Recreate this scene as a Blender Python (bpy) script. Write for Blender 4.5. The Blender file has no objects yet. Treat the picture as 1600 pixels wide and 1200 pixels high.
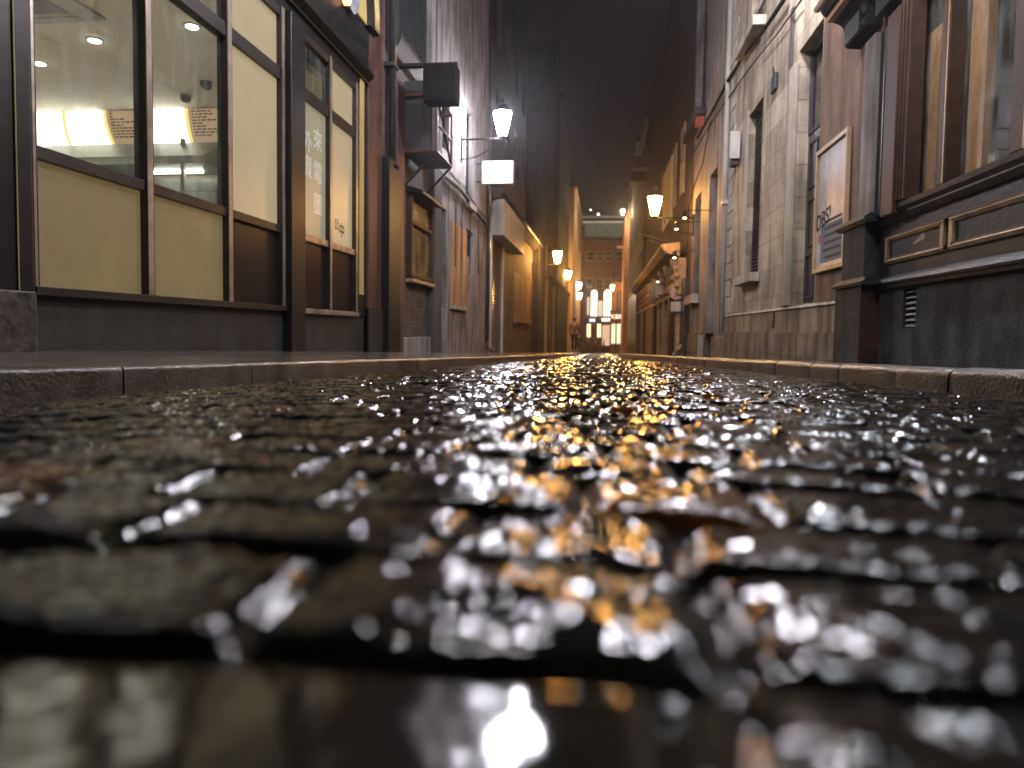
import bpy, math, random
import numpy as np
from mathutils import Matrix, Vector
random.seed(7)
sc = bpy.context.scene
C = sc.collection

# ------------------------------------------------------------------ camera, world, exposure
F_PX, CX, CY = 1100.0, 800.0, 600.0
YAW, PITCH, ROLL = math.radians(7.2), math.radians(3.0), math.radians(0.8)
SHY = 27.0
R = (Matrix.Rotation(YAW, 3, 'Z') @ Matrix.Rotation(math.pi/2 - PITCH, 3, 'X') @ Matrix.Rotation(ROLL, 3, 'Z'))
cam_d = bpy.data.cameras.new('camera'); cam = bpy.data.objects.new('camera', cam_d); C.objects.link(cam)
cam.matrix_world = R.to_4x4()
cam_d.sensor_width = 36; cam_d.lens = F_PX/1600*36
cam_d.shift_y = -SHY/1600 * -1 * -1
cam_d.clip_start = 0.01; cam_d.clip_end = 3000
cam_d.dof.use_dof = True; cam_d.dof.focus_distance = 3.8; cam_d.dof.aperture_fstop = 2.4
cam_d.dof.aperture_blades = 0
sc.camera = cam
w = bpy.data.worlds.new("World"); sc.world = w; w.use_nodes = True
bg = w.node_tree.nodes['Background']
bg.inputs[0].default_value = (0.0058, 0.0040, 0.0052, 1); bg.inputs[1].default_value = 1.0
sc.view_settings.view_transform = 'Standard'; sc.view_settings.look = 'None'
sc.view_settings.exposure = 0.45; sc.view_settings.gamma = 1
sc.render.engine = 'CYCLES'
cy = sc.cycles
cy.use_denoising = True
cy.max_bounces = 7; cy.diffuse_bounces = 3; cy.glossy_bounces = 4; cy.transparent_max_bounces = 12
cy.sample_clamp_indirect = 4; cy.sample_clamp_direct = 0
cy.caustics_reflective = False; cy.caustics_refractive = False

# principal point: shift_y in units of sensor width
PY = CY + cam_d.shift_y*1600
def ray(px, py):
    return R @ Vector(((px-CX)/F_PX, -(py-PY)/F_PX, -1))
def onX(px, py, X):
    r = ray(px, py); t = X/r.x; return r*t
def onY(px, py, Y):
    r = ray(px, py); return r*(Y/r.y)
def onZ(px, py, Z):
    r = ray(px, py); return r*(Z/r.z)
XL, XR = -3.3, 2.5
def yl(px, py=480, X=XL): return onX(px, py, X).y
def zl(px, py, X=XL): return onX(px, py, X).z
def yr(px, py=480, X=XR): return onX(px, py, X).y
def zr(px, py, X=XR): return onX(px, py, X).z
def gz(Y): return -0.03*Y                      # the street falls away gently
def pavL(Y): return -0.045 + gz(Y)
def pavR(Y): return -0.085 + gz(Y)

# ------------------------------------------------------------------ helpers
class Fr:
    def __init__(s, kind, o): s.k, s.o = kind, o
    def p(s, a, d, z):
        if s.k == 'L': return (s.o + d, a, z)
        if s.k == 'R': return (s.o - d, a, z)
        return (a, s.o - d, z)
FL, FRt = Fr('L', XL), Fr('R', XR)
LOC = {}
class MB:
    def __init__(s): s.v, s.f = [], []
    def poly(s, pts): 
        n = len(s.v); s.v += [tuple(p) for p in pts]; s.f.append(tuple(range(n, n+len(pts))))
    def box(s, fr, a0, a1, d0, d1, z0, z1):
        if a0 > a1: a0, a1 = a1, a0
        if z0 > z1: z0, z1 = z1, z0
        if d0 > d1: d0, d1 = d1, d0
        n = len(s.v)
        for a in (a0, a1):
            for d in (d0, d1):
                for z in (z0, z1): s.v.append(fr.p(a, d, z))
        for q in ((0,1,3,2),(4,6,7,5),(0,4,5,1),(2,3,7,6),(0,2,6,4),(1,5,7,3)): s.f.append(tuple(n+i for i in q))
        return s
    def prism(s, fr, pts, d0, d1):               # outline (a,z) with thickness in d
        n = len(s.v); k = len(pts)
        for d in (d0, d1):
            for a, z in pts: s.v.append(fr.p(a, d, z))
        s.f.append(tuple(n+i for i in range(k))[::-1]); s.f.append(tuple(n+k+i for i in range(k)))
        for i in range(k):
            j = (i+1) % k; s.f.append((n+i, n+j, n+k+j, n+k+i))
        return s
    def prof(s, fr, prof, a0, a1):               # moulding: profile (d,z) run along a
        n = len(s.v); k = len(prof)
        for a in (a0, a1):
            for d, z in prof: s.v.append(fr.p(a, d, z))
        s.f.append(tuple(n+i for i in range(k))); s.f.append(tuple(n+k+i for i in range(k))[::-1])
        for i in range(k):
            j = (i+1) % k; s.f.append((n+i, n+k+i, n+k+j, n+j))
        return s
    def tube(s, pts, r, n=8, cap=True):
        pts = [Vector(p) for p in pts]; base = len(s.v)
        rs = r if isinstance(r, (list, tuple)) else [r]*len(pts)
        for i, p in enumerate(pts):
            t = (pts[min(i+1, len(pts)-1)] - pts[max(i-1, 0)]).normalized()
            u = t.cross(Vector((0.13, 0.27, 1))) 
            if u.length < 1e-3: u = t.cross(Vector((1, 0, 0)))
            u.normalize(); v = t.cross(u)
            for k in range(n):
                a = 2*math.pi*k/n; s.v.append(tuple(p + (u*math.cos(a)+v*math.sin(a))*rs[i]))
        for i in range(len(pts)-1):
            for k in range(n):
                k2 = (k+1) % n; a = base+i*n
                s.f.append((a+k, a+k2, a+n+k2, a+n+k))
        if cap:
            s.f.append(tuple(base+k for k in range(n))[::-1]); s.f.append(tuple(base+(len(pts)-1)*n+k for k in range(n)))
        return s
    def lathe(s, c, prof, n=12, rot=0):
        base = len(s.v)
        for r, z in prof:
            for k in range(n):
                a = 2*math.pi*k/n+rot; s.v.append((c[0]+r*math.cos(a), c[1]+r*math.sin(a), c[2]+z))
        for i in range(len(prof)-1):
            for k in range(n):
                k2 = (k+1) % n; a = base+i*n; s.f.append((a+k, a+k2, a+n+k2, a+n+k))
        s.f.append(tuple(base+k for k in range(n))[::-1]); s.f.append(tuple(base+(len(prof)-1)*n+k for k in range(n)))
        return s
    def build(s, name, m, parent=None, smooth=False, bevel=0, label=None):
        loc = (0,0,0)
        if parent is not None: loc = LOC[parent.name]
        me = bpy.data.meshes.new(name)
        me.from_pydata([(x-loc[0], y-loc[1], z-loc[2]) for x, y, z in s.v], [], s.f)
        import bmesh
        b = bmesh.new(); b.from_mesh(me); bmesh.ops.recalc_face_normals(b, faces=b.faces); b.to_mesh(me); b.free()
        me.materials.append(m)
        o = bpy.data.objects.new(name, me); C.objects.link(o)
        if parent is not None: o.parent = parent
        LOC[o.name] = loc
        if smooth:
            for p in me.polygons: p.use_smooth = True
        if bevel:
            bm_ = o.modifiers.new('b', 'BEVEL'); bm_.width = bevel; bm_.segments = 2; bm_.limit_method = 'ANGLE'
        if label: o['label'] = label
        return o
def thing(name, label, cat, loc, group=None):
    o = bpy.data.objects.new(name, None); C.objects.link(o); o.location = loc
    o['label'] = label; o['category'] = cat; o.empty_display_size = .1
    if group: o['group'] = group
    LOC[o.name] = tuple(loc); return o
def tag(o, label, cat, group=None):
    o['label'] = label; o['category'] = cat
    if group: o['group'] = group
    return o
def struct(o): o['kind'] = 'structure'; return o
def box1(fr, *a): return MB().box(fr, *a)
def copy_tree(o, dloc, label):
    r = o.copy(); C.objects.link(r); r.location = Vector(o.location) + Vector(dloc); r['label'] = label
    for ch in [c for c in o.children]:
        c = ch.copy(); C.objects.link(c); c.parent = r
        for g in ch.children:
            d = g.copy(); C.objects.link(d); d.parent = c
    return r

# ------------------------------------------------------------------ materials
MATS = {}
def mat(name, c, rough=.7, var=.35, scale=2.5, bump=.25, bscale=40, metal=0, coat=0, c2=None, stain=.3, brick=None, axis='Y', spec=.5, wet=0):
    if name in MATS: return MATS[name]
    m = bpy.data.materials.new(name); m.use_nodes = True; nt = m.node_tree; N, L = nt.nodes, nt.links
    b = N['Principled BSDF']; tc = N.new('ShaderNodeTexCoord')
    n1 = N.new('ShaderNodeTexNoise'); n1.inputs['Scale'].default_value = scale; n1.inputs['Detail'].default_value = 9; n1.inputs['Roughness'].default_value = .78
    L.new(tc.outputs['Object'], n1.inputs['Vector'])
    mp = N.new('ShaderNodeMapping'); mp.inputs['Scale'].default_value = (1.2, 1.2, .25); L.new(tc.outputs['Object'], mp.inputs[0])
    n2 = N.new('ShaderNodeTexNoise'); n2.inputs['Scale'].default_value = 3.2; n2.inputs['Detail'].default_value = 6; L.new(mp.outputs[0], n2.inputs['Vector'])
    c2 = c2 or tuple(x*(1-var) for x in c)
    mx = N.new('ShaderNodeMix'); mx.data_type = 'RGBA'
    mx.inputs[6].default_value = (*c2, 1); mx.inputs[7].default_value = (*[min(1, x*(1+var*.6)) for x in c], 1)
    cr = N.new('ShaderNodeMapRange'); cr.inputs[1].default_value = .38; cr.inputs[2].default_value = .62
    L.new(n1.outputs['Fac'], cr.inputs[0]); L.new(cr.outputs[0], mx.inputs[0])
    col = mx.outputs[2]
    hgt = None
    if brick:
        sx = N.new('ShaderNodeSeparateXYZ'); L.new(tc.outputs['Object'], sx.inputs[0]); cx = N.new('ShaderNodeCombineXYZ')
        L.new(sx.outputs['Y' if axis == 'Y' else 'X'], cx.inputs[0]); L.new(sx.outputs['Z'], cx.inputs[1])
        bt = N.new('ShaderNodeTexBrick'); L.new(cx.outputs[0], bt.inputs['Vector'])
        bt.inputs['Scale'].default_value = 1; bt.inputs['Brick Width'].default_value = brick[0]; bt.inputs['Row Height'].default_value = brick[1]
        bt.inputs['Mortar Size'].default_value = brick[2]; bt.inputs['Mortar Smooth'].default_value = .3
        bt.inputs['Color1'].default_value = (1,1,1,1); bt.inputs['Color2'].default_value = (.62,.6,.6,1); bt.inputs['Mortar'].default_value = (*brick[3], 1)
        mm = N.new('ShaderNodeMix'); mm.data_type = 'RGBA'; mm.blend_type = 'MULTIPLY'; mm.inputs[0].default_value = 1
        L.new(col, mm.inputs[6]); L.new(bt.outputs['Color'], mm.inputs[7]); col = mm.outputs[2]
        inv = N.new('ShaderNodeMath'); inv.operation = 'SUBTRACT'; inv.inputs[0].default_value = 1; L.new(bt.outputs['Fac'], inv.inputs[1]); hgt = inv.outputs[0]
    if stain:
        ms = N.new('ShaderNodeMix'); ms.data_type = 'RGBA'; ms.blend_type = 'MULTIPLY'
        r2 = N.new('ShaderNodeMapRange'); r2.inputs[1].default_value = .43; r2.inputs[2].default_value = .66; r2.inputs[4].default_value = min(1, stain*1.5)
        r2.clamp = True
        L.new(n2.outputs['Fac'], r2.inputs[0]); L.new(r2.outputs[0], ms.inputs[0]); L.new(col, ms.inputs[6]); ms.inputs[7].default_value = (.25,.22,.2,1)
        col = ms.outputs[2]
    L.new(col, b.inputs['Base Color'])
    rr = N.new('ShaderNodeMapRange'); rr.inputs[3].default_value = max(.03, rough*.75); rr.inputs[4].default_value = min(1, rough*1.25)
    L.new(n1.outputs['Fac'], rr.inputs[0]); L.new(rr.outputs[0], b.inputs['Roughness'])
    b.inputs['Metallic'].default_value = metal; b.inputs['Coat Weight'].default_value = coat; b.inputs['Coat Roughness'].default_value = .12
    b.inputs['Specular IOR Level'].default_value = spec
    if bump:
        n3 = N.new('ShaderNodeTexNoise'); n3.inputs['Scale'].default_value = bscale; n3.inputs['Detail'].default_value = 5; L.new(tc.outputs['Object'], n3.inputs['Vector'])
        bp = N.new('ShaderNodeBump'); bp.inputs['Strength'].default_value = bump; bp.inputs['Distance'].default_value = .012
        L.new(n3.outputs['Fac'], bp.inputs['Height']); last = bp.outputs[0]
        if hgt is not None:
            b2 = N.new('ShaderNodeBump'); b2.inputs['Strength'].default_value = .8; b2.inputs['Distance'].default_value = .012
            L.new(hgt, b2.inputs['Height']); L.new(last, b2.inputs['Normal']); last = b2.outputs[0]
        L.new(last, b.inputs['Normal'])
        if coat: L.new(last, b.inputs['Coat Normal'])
    MATS[name] = m; return m
def emis(name, c, s, base=(.5,.5,.5), noise=0):
    if name in MATS: return MATS[name]
    m = bpy.data.materials.new(name); m.use_nodes = True; b = m.node_tree.nodes['Principled BSDF']
    b.inputs['Base Color'].default_value = (*base, 1); b.inputs['Roughness'].default_value = .35
    b.inputs['Emission Color'].default_value = (*c, 1); b.inputs['Emission Strength'].default_value = s
    if noise:
        N, L = m.node_tree.nodes, m.node_tree.links
        tc = N.new('ShaderNodeTexCoord'); n = N.new('ShaderNodeTexNoise'); n.inputs['Scale'].default_value = 2.2; n.inputs['Detail'].default_value = 14; n.inputs['Roughness'].default_value = .8
        L.new(tc.outputs['Object'], n.inputs['Vector'])
        r = N.new('ShaderNodeMapRange'); r.inputs[1].default_value = .3; r.inputs[2].default_value = .7
        r.inputs[3].default_value = s*(1-noise); r.inputs[4].default_value = s*(1+noise)
        L.new(n.outputs['Fac'], r.inputs[0]); L.new(r.outputs[0], b.inputs['Emission Strength'])
    MATS[name] = m; return m
def glass(name='window glass', tint=(.9,.92,.9), dirt=.03):
    if name in MATS: return MATS[name]
    m = bpy.data.materials.new(name); m.use_nodes = True; N, L = m.node_tree.nodes, m.node_tree.links
    N.remove(N['Principled BSDF']); out = N['Material Output']
    t = N.new('ShaderNodeBsdfTransparent'); t.inputs[0].default_value = (*tint, 1)
    g = N.new('ShaderNodeBsdfGlossy'); g.inputs['Roughness'].default_value = .02
    d = N.new('ShaderNodeBsdfDiffuse'); d.inputs[0].default_value = (.5,.5,.48,1)
    lw = N.new('ShaderNodeLayerWeight'); lw.inputs[0].default_value = .5
    pw = N.new('ShaderNodeMath'); pw.operation = 'POWER'; pw.inputs[1].default_value = 5; L.new(lw.outputs['Facing'], pw.inputs[0])
    f = N.new('ShaderNodeMapRange'); f.inputs[3].default_value = .05; f.inputs[4].default_value = .95; L.new(pw.outputs[0], f.inputs[0])
    m1 = N.new('ShaderNodeMixShader'); L.new(f.outputs[0], m1.inputs[0]); L.new(t.outputs[0], m1.inputs[1]); L.new(g.outputs[0], m1.inputs[2])
    tc = N.new('ShaderNodeTexCoord'); mp = N.new('ShaderNodeMapping'); mp.inputs['Scale'].default_value = (3,3,.7); L.new(tc.outputs['Object'], mp.inputs[0])
    nz = N.new('ShaderNodeTexNoise'); nz.inputs['Scale'].default_value = 4; nz.inputs['Detail'].default_value = 8; L.new(mp.outputs[0], nz.inputs['Vector'])
    rz = N.new('ShaderNodeMapRange'); rz.inputs[1].default_value = .42; rz.inputs[2].default_value = .75; rz.inputs[3].default_value = dirt*.5; rz.inputs[4].default_value = dirt*4; L.new(nz.outputs['Fac'], rz.inputs[0])
    m2 = N.new('ShaderNodeMixShader'); L.new(rz.outputs[0], m2.inputs[0]); L.new(m1.outputs[0], m2.inputs[1]); L.new(d.outputs[0], m2.inputs[2])
    L.new(m2.outputs[0], out.inputs[0]); MATS[name] = m; return m

M_black   = mat('black gloss paint', (.009,.009,.010), .4, .5, 6, .1, 25, stain=0, coat=.1, spec=.3)
M_blackw  = mat('worn black paint', (.014,.0135,.014), .5, .5, 5, .35, 30, c2=(.008,.008,.009), coat=.12, stain=.2, spec=.3)
M_stall   = mat('charcoal render', (.024,.022,.020), .6, .4, 3, .5, 60, stain=.5)
M_steel   = mat('brushed steel', (.46,.38,.31), .36, .3, 6, .05, 80, metal=.7, stain=.3)
M_steeld  = mat('dull bronze frame', (.028,.023,.020), .4, .3, 6, .1, 40, metal=.2, stain=.2)
M_dpanel  = mat('dark brown panel', (.016,.011,.009), .22, .4, 4, .05, 20, stain=0)
M_cream   = mat('cream plaster', (.62,.55,.42), .8, .1, 2, .05, 40, stain=.05)
M_ceil    = mat('ceiling white', (.72,.68,.6), .8, .05, 2, .02, 40, stain=0)
M_gold    = mat('gold paint', (.55,.42,.16), .45, .2, 6, .1, 40, stain=.2)
M_yellow  = mat('painted amber wash', (.42,.32,.11), .6, .15, 4, .1, 40, stain=.1)
M_brownp  = mat('oxblood painted pier', (.075,.036,.03), .5, .4, 4, .4, 25)
M_brick   = mat('red brick', (.24,.12,.08), .7, .4, 3, .4, 60, brick=(.23,.075,.008,(.5,.5,.48)))
M_brickd  = mat('sooty brick', (.12,.085,.075), .75, .4, 3, .4, 60, brick=(.23,.075,.008,(.6,.6,.58)))
M_brickx  = mat('far red brick', (.30,.12,.14), .75, .3, 3, .3, 60, brick=(.24,.08,.01,(.6,.6,.58)), axis='X')
M_render  = mat('grey render', (.27,.25,.25), .8, .3, 2.2, .7, 22, stain=.55)
M_renderp = mat('smooth lilac grey paint', (.23,.195,.175), .7, .3, 2, .4, 22, stain=.6)
M_rendero = mat('tan render', (.21,.155,.115), .75, .35, 2.2, .5, 26, stain=.5)
M_stone   = mat('limestone ashlar', (.50,.42,.31), .75, .35, 1.6, .35, 45, brick=(.95,.42,.006,(.45,.42,.4)), stain=.55)
M_stoneb  = mat('weathered base stone', (.24,.19,.13), .7, .5, 2.6, .6, 24, stain=.7, brick=(1.1,.5,.006,(.4,.4,.4)))
M_stonet  = mat('dressed stone trim', (.42,.37,.30), .7, .2, 3, .3, 40, stain=.4)
M_brownw  = mat('brown painted timber', (.05,.021,.012), .55, .4, 7, .25, 40, spec=.3)
M_orangew = mat('varnished pine', (.50,.27,.12), .4, .2, 6, .1, 40, stain=.1)
M_tanw    = mat('tan moulding paint', (.34,.23,.14), .35, .3, 6, .3, 35, coat=.5, stain=.3)
M_brownwall = mat('brown render beside door', (.19,.105,.065), .7, .35, 3, .6, 30, stain=.5)
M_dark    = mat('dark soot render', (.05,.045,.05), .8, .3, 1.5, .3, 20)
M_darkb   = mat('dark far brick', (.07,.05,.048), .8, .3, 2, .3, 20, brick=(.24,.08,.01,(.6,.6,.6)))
M_iron    = mat('black iron', (.012,.012,.013), .4, .3, 8, .15, 40, metal=.3, stain=0)
M_pipe    = mat('dark slate pipe', (.03,.034,.038), .3, .3, 6, .1, 40, coat=.5, stain=0)
M_white   = mat('white paint', (.46,.44,.41), .5, .1, 3, .1, 40, stain=.3)
M_board   = mat('boarded ply', (.42,.24,.13), .5, .25, 4, .15, 30, stain=.4)
M_voids   = mat('unlit opening', (.012,.012,.014), .4, .2, 4, .1, 20, stain=0)
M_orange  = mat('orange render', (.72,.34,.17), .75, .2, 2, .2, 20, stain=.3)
M_shut    = mat('shutter steel', (.20,.17,.15), .35, .2, 5, .1, 40, metal=.6)
G = glass(); Gd = glass('dusty glass', (.75,.75,.72), .06)

# ------------------------------------------------------------------ numpy noise
def vn(x, y, seed):
    x = np.asarray(x, float); y = np.asarray(y, float)
    xi = np.floor(x).astype(np.int64); yi = np.floor(y).astype(np.int64); fx = x-xi; fy = y-yi
    fx = fx*fx*(3-2*fx); fy = fy*fy*(3-2*fy)
    def h(a, b):
        n = (a*374761393 + b*668265263 + seed*974711) & 0x7fffffff
        n = ((n ^ (n >> 13))*1274126177) & 0x7fffffff
        return ((n ^ (n >> 16)) & 0xffff)/65535.0
    return (h(xi,yi)*(1-fx)+h(xi+1,yi)*fx)*(1-fy)+(h(xi,yi+1)*(1-fx)+h(xi+1,yi+1)*fx)*fy - .5

# ------------------------------------------------------------------ street surface
KLY = [(-3,-2.15),(2.3,-2.12),(6,-1.98),(11,-1.75),(25,-1.5),(40,-1.45),(60,-1.6),(100,-1.9)]
KRY = [(-3,1.9),(2.8,1.86),(5.5,1.66),(9,1.5),(25,1.4),(40,1.45),(60,1.7),(100,2.0)]
def kl(Y): return np.interp(Y, [a for a, b in KLY], [b for a, b in KLY])
def kr(Y): return np.interp(Y, [a for a, b in KRY], [b for a, b in KRY])
rng = np.random.default_rng(5)
rows = [-3.0]
while rows[-1] < -.05: rows.append(rows[-1]+rng.uniform(.09, .13))
rows = [r for r in rows if r < .02] + [.04, .24, .365, .475, .60, .70, .82]
while rows[-1] < 97: rows.append(rows[-1]+rng.uniform(.07, .105))
rows = np.array(rows)
NR = len(rows)
cuts = []
for i in range(NR):
    wmin, wmax = (.11, .22)
    c = [-2.6 + rng.uniform(0, .2)]
    while c[-1] < 2.6: c.append(c[-1]+rng.uniform(wmin, wmax))
    cuts.append(np.array(c))
i0 = int(np.searchsorted(rows, .1))-1
cuts[i0] = np.array([-2.6,-2.2,-1.8,-1.4,-1.0,-.62,-.30,.035,.20,.42,.8,1.1,1.5,1.9,2.3,2.7])
K = max(len(c) for c in cuts)
CUT = np.full((NR, K), 9.0)
for i, c in enumerate(cuts): CUT[i,:len(c)] = c
def sm(t): t = np.clip(t, 0, 1); return t*t*(3-2*t)
def road_h(x, y):
    fade = 1.0
    yw = y + .028*vn(x*2.1, y*2.1, 3) + .016*vn(x*9, y*9, 4) + .006*vn(x*30, y*30, 6)
    xw = x + .02*vn(x*6, y*6, 5)
    r = np.clip(np.searchsorted(rows, yw)-1, 0, NR-2)
    y0 = rows[r]; y1 = rows[r+1]
    k = (CUT[r] <= xw[..., None]).sum(-1)-1
    k = np.clip(k, 0, K-2)
    x0 = CUT[r, k]; x1 = CUT[r, k+1]
    e = np.minimum(np.minimum(yw-y0, y1-yw), np.minimum(xw-x0, x1-xw))
    rad = .019
    t = np.clip(e/rad, 0, 1)
    dome = np.sqrt(np.clip(1-(1-t)**2, 0, 1))
    hh = vn(r*7.31+.5, k*3.77+.5, 11)
    tx = vn(r*5.13+.5, k*9.1+.5, 12); ty = vn(r*3.3+.5, k*4.7+.5, 13)
    u = (xw-(x0+x1)/2); v = (yw-(y0+y1)/2)
    near = sm((1.2-y)/1.0)
    z = -.020*(1-dome) + .0075*hh + .06*tx*u + .09*ty*v
    z -= .9*u*u*.25 + 1.5*v*v*.25*(1-.7*near)
    z += .005*vn(x*7, y*7, 21) + .0042*vn(x*19, y*26, 22) + .0034*vn(x*55, y*65, 23)
    fine = sm((34-y)/24)*(1 + 1.1*sm((y-.5)/1.0))
    z += (.0022*vn(x*120, y*130, 24) + .0010*vn(x*300, y*310, 25))*fine
    wet = np.zeros_like(z)
    # near slab: a smooth, wet stone that falls away from the lens
    f = (r == i0) & (xw < .035)
    slab = .004 - .075*(y-.10) - .022*(1-dome) + .006*vn(x*5, y*5, 31) + .0022*vn(x*26, y*20, 32) + .0006*vn(x*90, y*70, 33)
    z = np.where(f, slab, z); wet = np.where(f, 1.0, wet)
    # water standing in the joints
    lvl = -.0150 + .004*vn(x*1.3, y*1.3, 41)
    wet = np.where(z < lvl, 1.0, wet)
    z = np.maximum(z, lvl + .0003*vn(x*60, y*60, 42))
    a, b = kl(y), kr(y)
    crown = np.where(x < 0, -.128*(x/a)**2, -.075*(x/b)**2)
    tone = vn(r*2.71+.5, k*8.3+.5, 51)+.5
    return -.105 + gz(y) + crown + z + .006*vn(x*.8, y*.8, 55), wet, tone
def band(ys, xs):
    X, Y = np.meshgrid(xs, ys); z, wet, tone = road_h(X, Y)
    n, m = X.shape
    V = np.stack([X, Y, z], -1).reshape(-1, 3)
    i = np.arange(n*m).reshape(n, m)
    q = np.stack([i[:-1,:-1], i[:-1,1:], i[1:,1:], i[1:,:-1]], -1).reshape(-1, 4)
    return V, q, wet.ravel(), tone.ravel()
def join(*a): return np.unique(np.concatenate(a))
bands = [band(np.arange(-2.0, .051, .03), np.arange(-2.4, 2.3, .03)),
         band(np.arange(.05, .952, .0036), join(np.arange(-2.4,-.85,.014), np.arange(-.85,.85,.0040), np.arange(.85,2.3,.014))),
         band(np.arange(.95, 3.204, .0068), np.arange(-2.4, 2.3, .0085)),
         band(np.arange(3.2, 12.01, .0145), np.arange(-2.3, 2.2, .02)),
         band(np.arange(12.0, 97, .035), np.arange(-2.2, 2.3, .06))]
V, Q, Wt, Tn, off = [], [], [], [], 0
for v, q, a, t in bands: V.append(v); Q.append(q+off); Wt.append(a); Tn.append(t); off += len(v)
V = np.concatenate(V); Q = np.concatenate(Q); Wt = np.concatenate(Wt); Tn = np.concatenate(Tn)
me = bpy.data.meshes.new('road')
me.vertices.add(len(V)); me.vertices.foreach_set('co', V.astype(np.float32).ravel())
me.loops.add(len(Q)*4); me.loops.foreach_set('vertex_index', Q.astype(np.int32).ravel())
me.polygons.add(len(Q)); me.polygons.foreach_set('loop_start', np.arange(0, len(Q)*4, 4, dtype=np.int32)); me.polygons.foreach_set('use_smooth', np.ones(len(Q), bool))
me.update(calc_edges=True)
for nm, arr in (('wet', Wt), ('tone', Tn)):
    at = me.attributes.new(nm, 'FLOAT', 'POINT'); at.data.foreach_set('value', arr.astype(np.float32))
road = bpy.data.objects.new('road', me); C.objects.link(road); struct(road)
def road_mat():
    m = bpy.data.materials.new('wet setts'); m.use_nodes = True; N, L = m.node_tree.nodes, m.node_tree.links
    b = N['Principled BSDF']; tc = N.new('ShaderNodeTexCoord')
    aw = N.new('ShaderNodeAttribute'); aw.attribute_name = 'wet'; at = N.new('ShaderNodeAttribute'); at.attribute_name = 'tone'
    n1 = N.new('ShaderNodeTexNoise'); n1.inputs['Scale'].default_value = 38; n1.inputs['Detail'].default_value = 8; n1.inputs['Roughness'].default_value = .7
    L.new(tc.outputs['Object'], n1.inputs['Vector'])
    ramp = N.new('ShaderNodeValToRGB'); L.new(at.outputs['Fac'], ramp.inputs[0])
    e = ramp.color_ramp.elements; e[0].position = 0; e[0].color = (.004,.0035,.003,1); e[1].position = 1; e[1].color = (.020,.013,.007,1)
    k = ramp.color_ramp.elements.new(.75); k.color = (.014,.012,.009,1); k = ramp.color_ramp.elements.new(.86); k.color = (.085,.032,.010,1)
    mm = N.new('ShaderNodeMix'); mm.data_type = 'RGBA'; mm.blend_type = 'MULTIPLY'; mm.inputs[0].default_value = .8
    r1 = N.new('ShaderNodeMapRange'); r1.inputs[1].default_value = .3; r1.inputs[2].default_value = .7; r1.inputs[3].default_value = .35; r1.inputs[4].default_value = 1.5
    L.new(n1.outputs['Fac'], r1.inputs[0]); L.new(ramp.outputs[0], mm.inputs[6]); L.new(r1.outputs[0], mm.inputs[7]); L.new(mm.outputs[2], b.inputs['Base Color'])
    n2 = N.new('ShaderNodeTexNoise'); n2.inputs['Scale'].default_value = 6; n2.inputs['Detail'].default_value = 4; L.new(tc.outputs['Object'], n2.inputs['Vector'])
    r2 = N.new('ShaderNodeMapRange'); r2.inputs[1].default_value = .35; r2.inputs[2].default_value = .65; r2.inputs[3].default_value = .5; r2.inputs[4].default_value = .8; b.inputs['Specular IOR Level'].default_value = .0
    L.new(n2.outputs['Fac'], r2.inputs[0]); L.new(r2.outputs[0], b.inputs['Roughness'])
    b.inputs['Coat Weight'].default_value = 1; b.inputs['Coat IOR'].default_value = 1.31
    r3 = N.new('ShaderNodeMapRange'); r3.inputs[3].default_value = .018; r3.inputs[4].default_value = .085; L.new(aw.outputs['Fac'], r3.inputs[0]); L.new(r3.outputs[0], b.inputs['Coat Roughness'])
    n3 = N.new('ShaderNodeTexNoise'); n3.inputs['Scale'].default_value = 110; n3.inputs['Detail'].default_value = 2; L.new(tc.outputs['Object'], n3.inputs['Vector'])
    st = N.new('ShaderNodeMapRange'); st.inputs[3].default_value = .25; st.inputs[4].default_value = .03; L.new(aw.outputs['Fac'], st.inputs[0])
    bp = N.new('ShaderNodeBump'); bp.inputs['Distance'].default_value = .004; L.new(st.outputs[0], bp.inputs['Strength']); L.new(n3.outputs['Fac'], bp.inputs['Height'])
    L.new(bp.outputs[0], b.inputs['Normal']); L.new(bp.outputs[0], b.inputs['Coat Normal'])
    return m
me.materials.append(road_mat())

M_pave = mat('wet paving', (.13,.115,.10), .26, .4, 4, .6, 30, coat=.8, stain=.3)
M_kerb = mat('granite kerb', (.075,.06,.045), .42, .5, 5, .5, 55, coat=.45, stain=.6)
M_ground = mat('ground', (.03,.027,.024), .6, .3, .3, .2, 10)
def pavement(kf, Xw, zk, zw, sgn):
    ys = np.concatenate([np.arange(-3, 14, .12), np.arange(14, 100, .8)]); nx = 14
    v, f = [], []
    for Y in ys:
        k = float(kf(Y)) + sgn*.12
        for j in range(nx):
            t = j/(nx-1); X = k + (Xw-k)*t
            z = zk + (zw-zk)*t + gz(Y) + (.006*float(vn(X*2.2, Y*2.2, 60)) if Y < 20 else 0)
            v.append((X, Y, z))
    for i in range(len(ys)-1):
        for j in range(nx-1):
            a = i*nx+j; f.append((a, a+1, a+nx+1, a+nx))
    m = MB(); m.v = v; m.f = f; o = m.build('pavement', M_pave, smooth=True); struct(o)
pavement(kl, XL-.1, -.098, -.045, -1); pavement(kr, XR+.1, -.052, -.085, 1)
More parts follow.
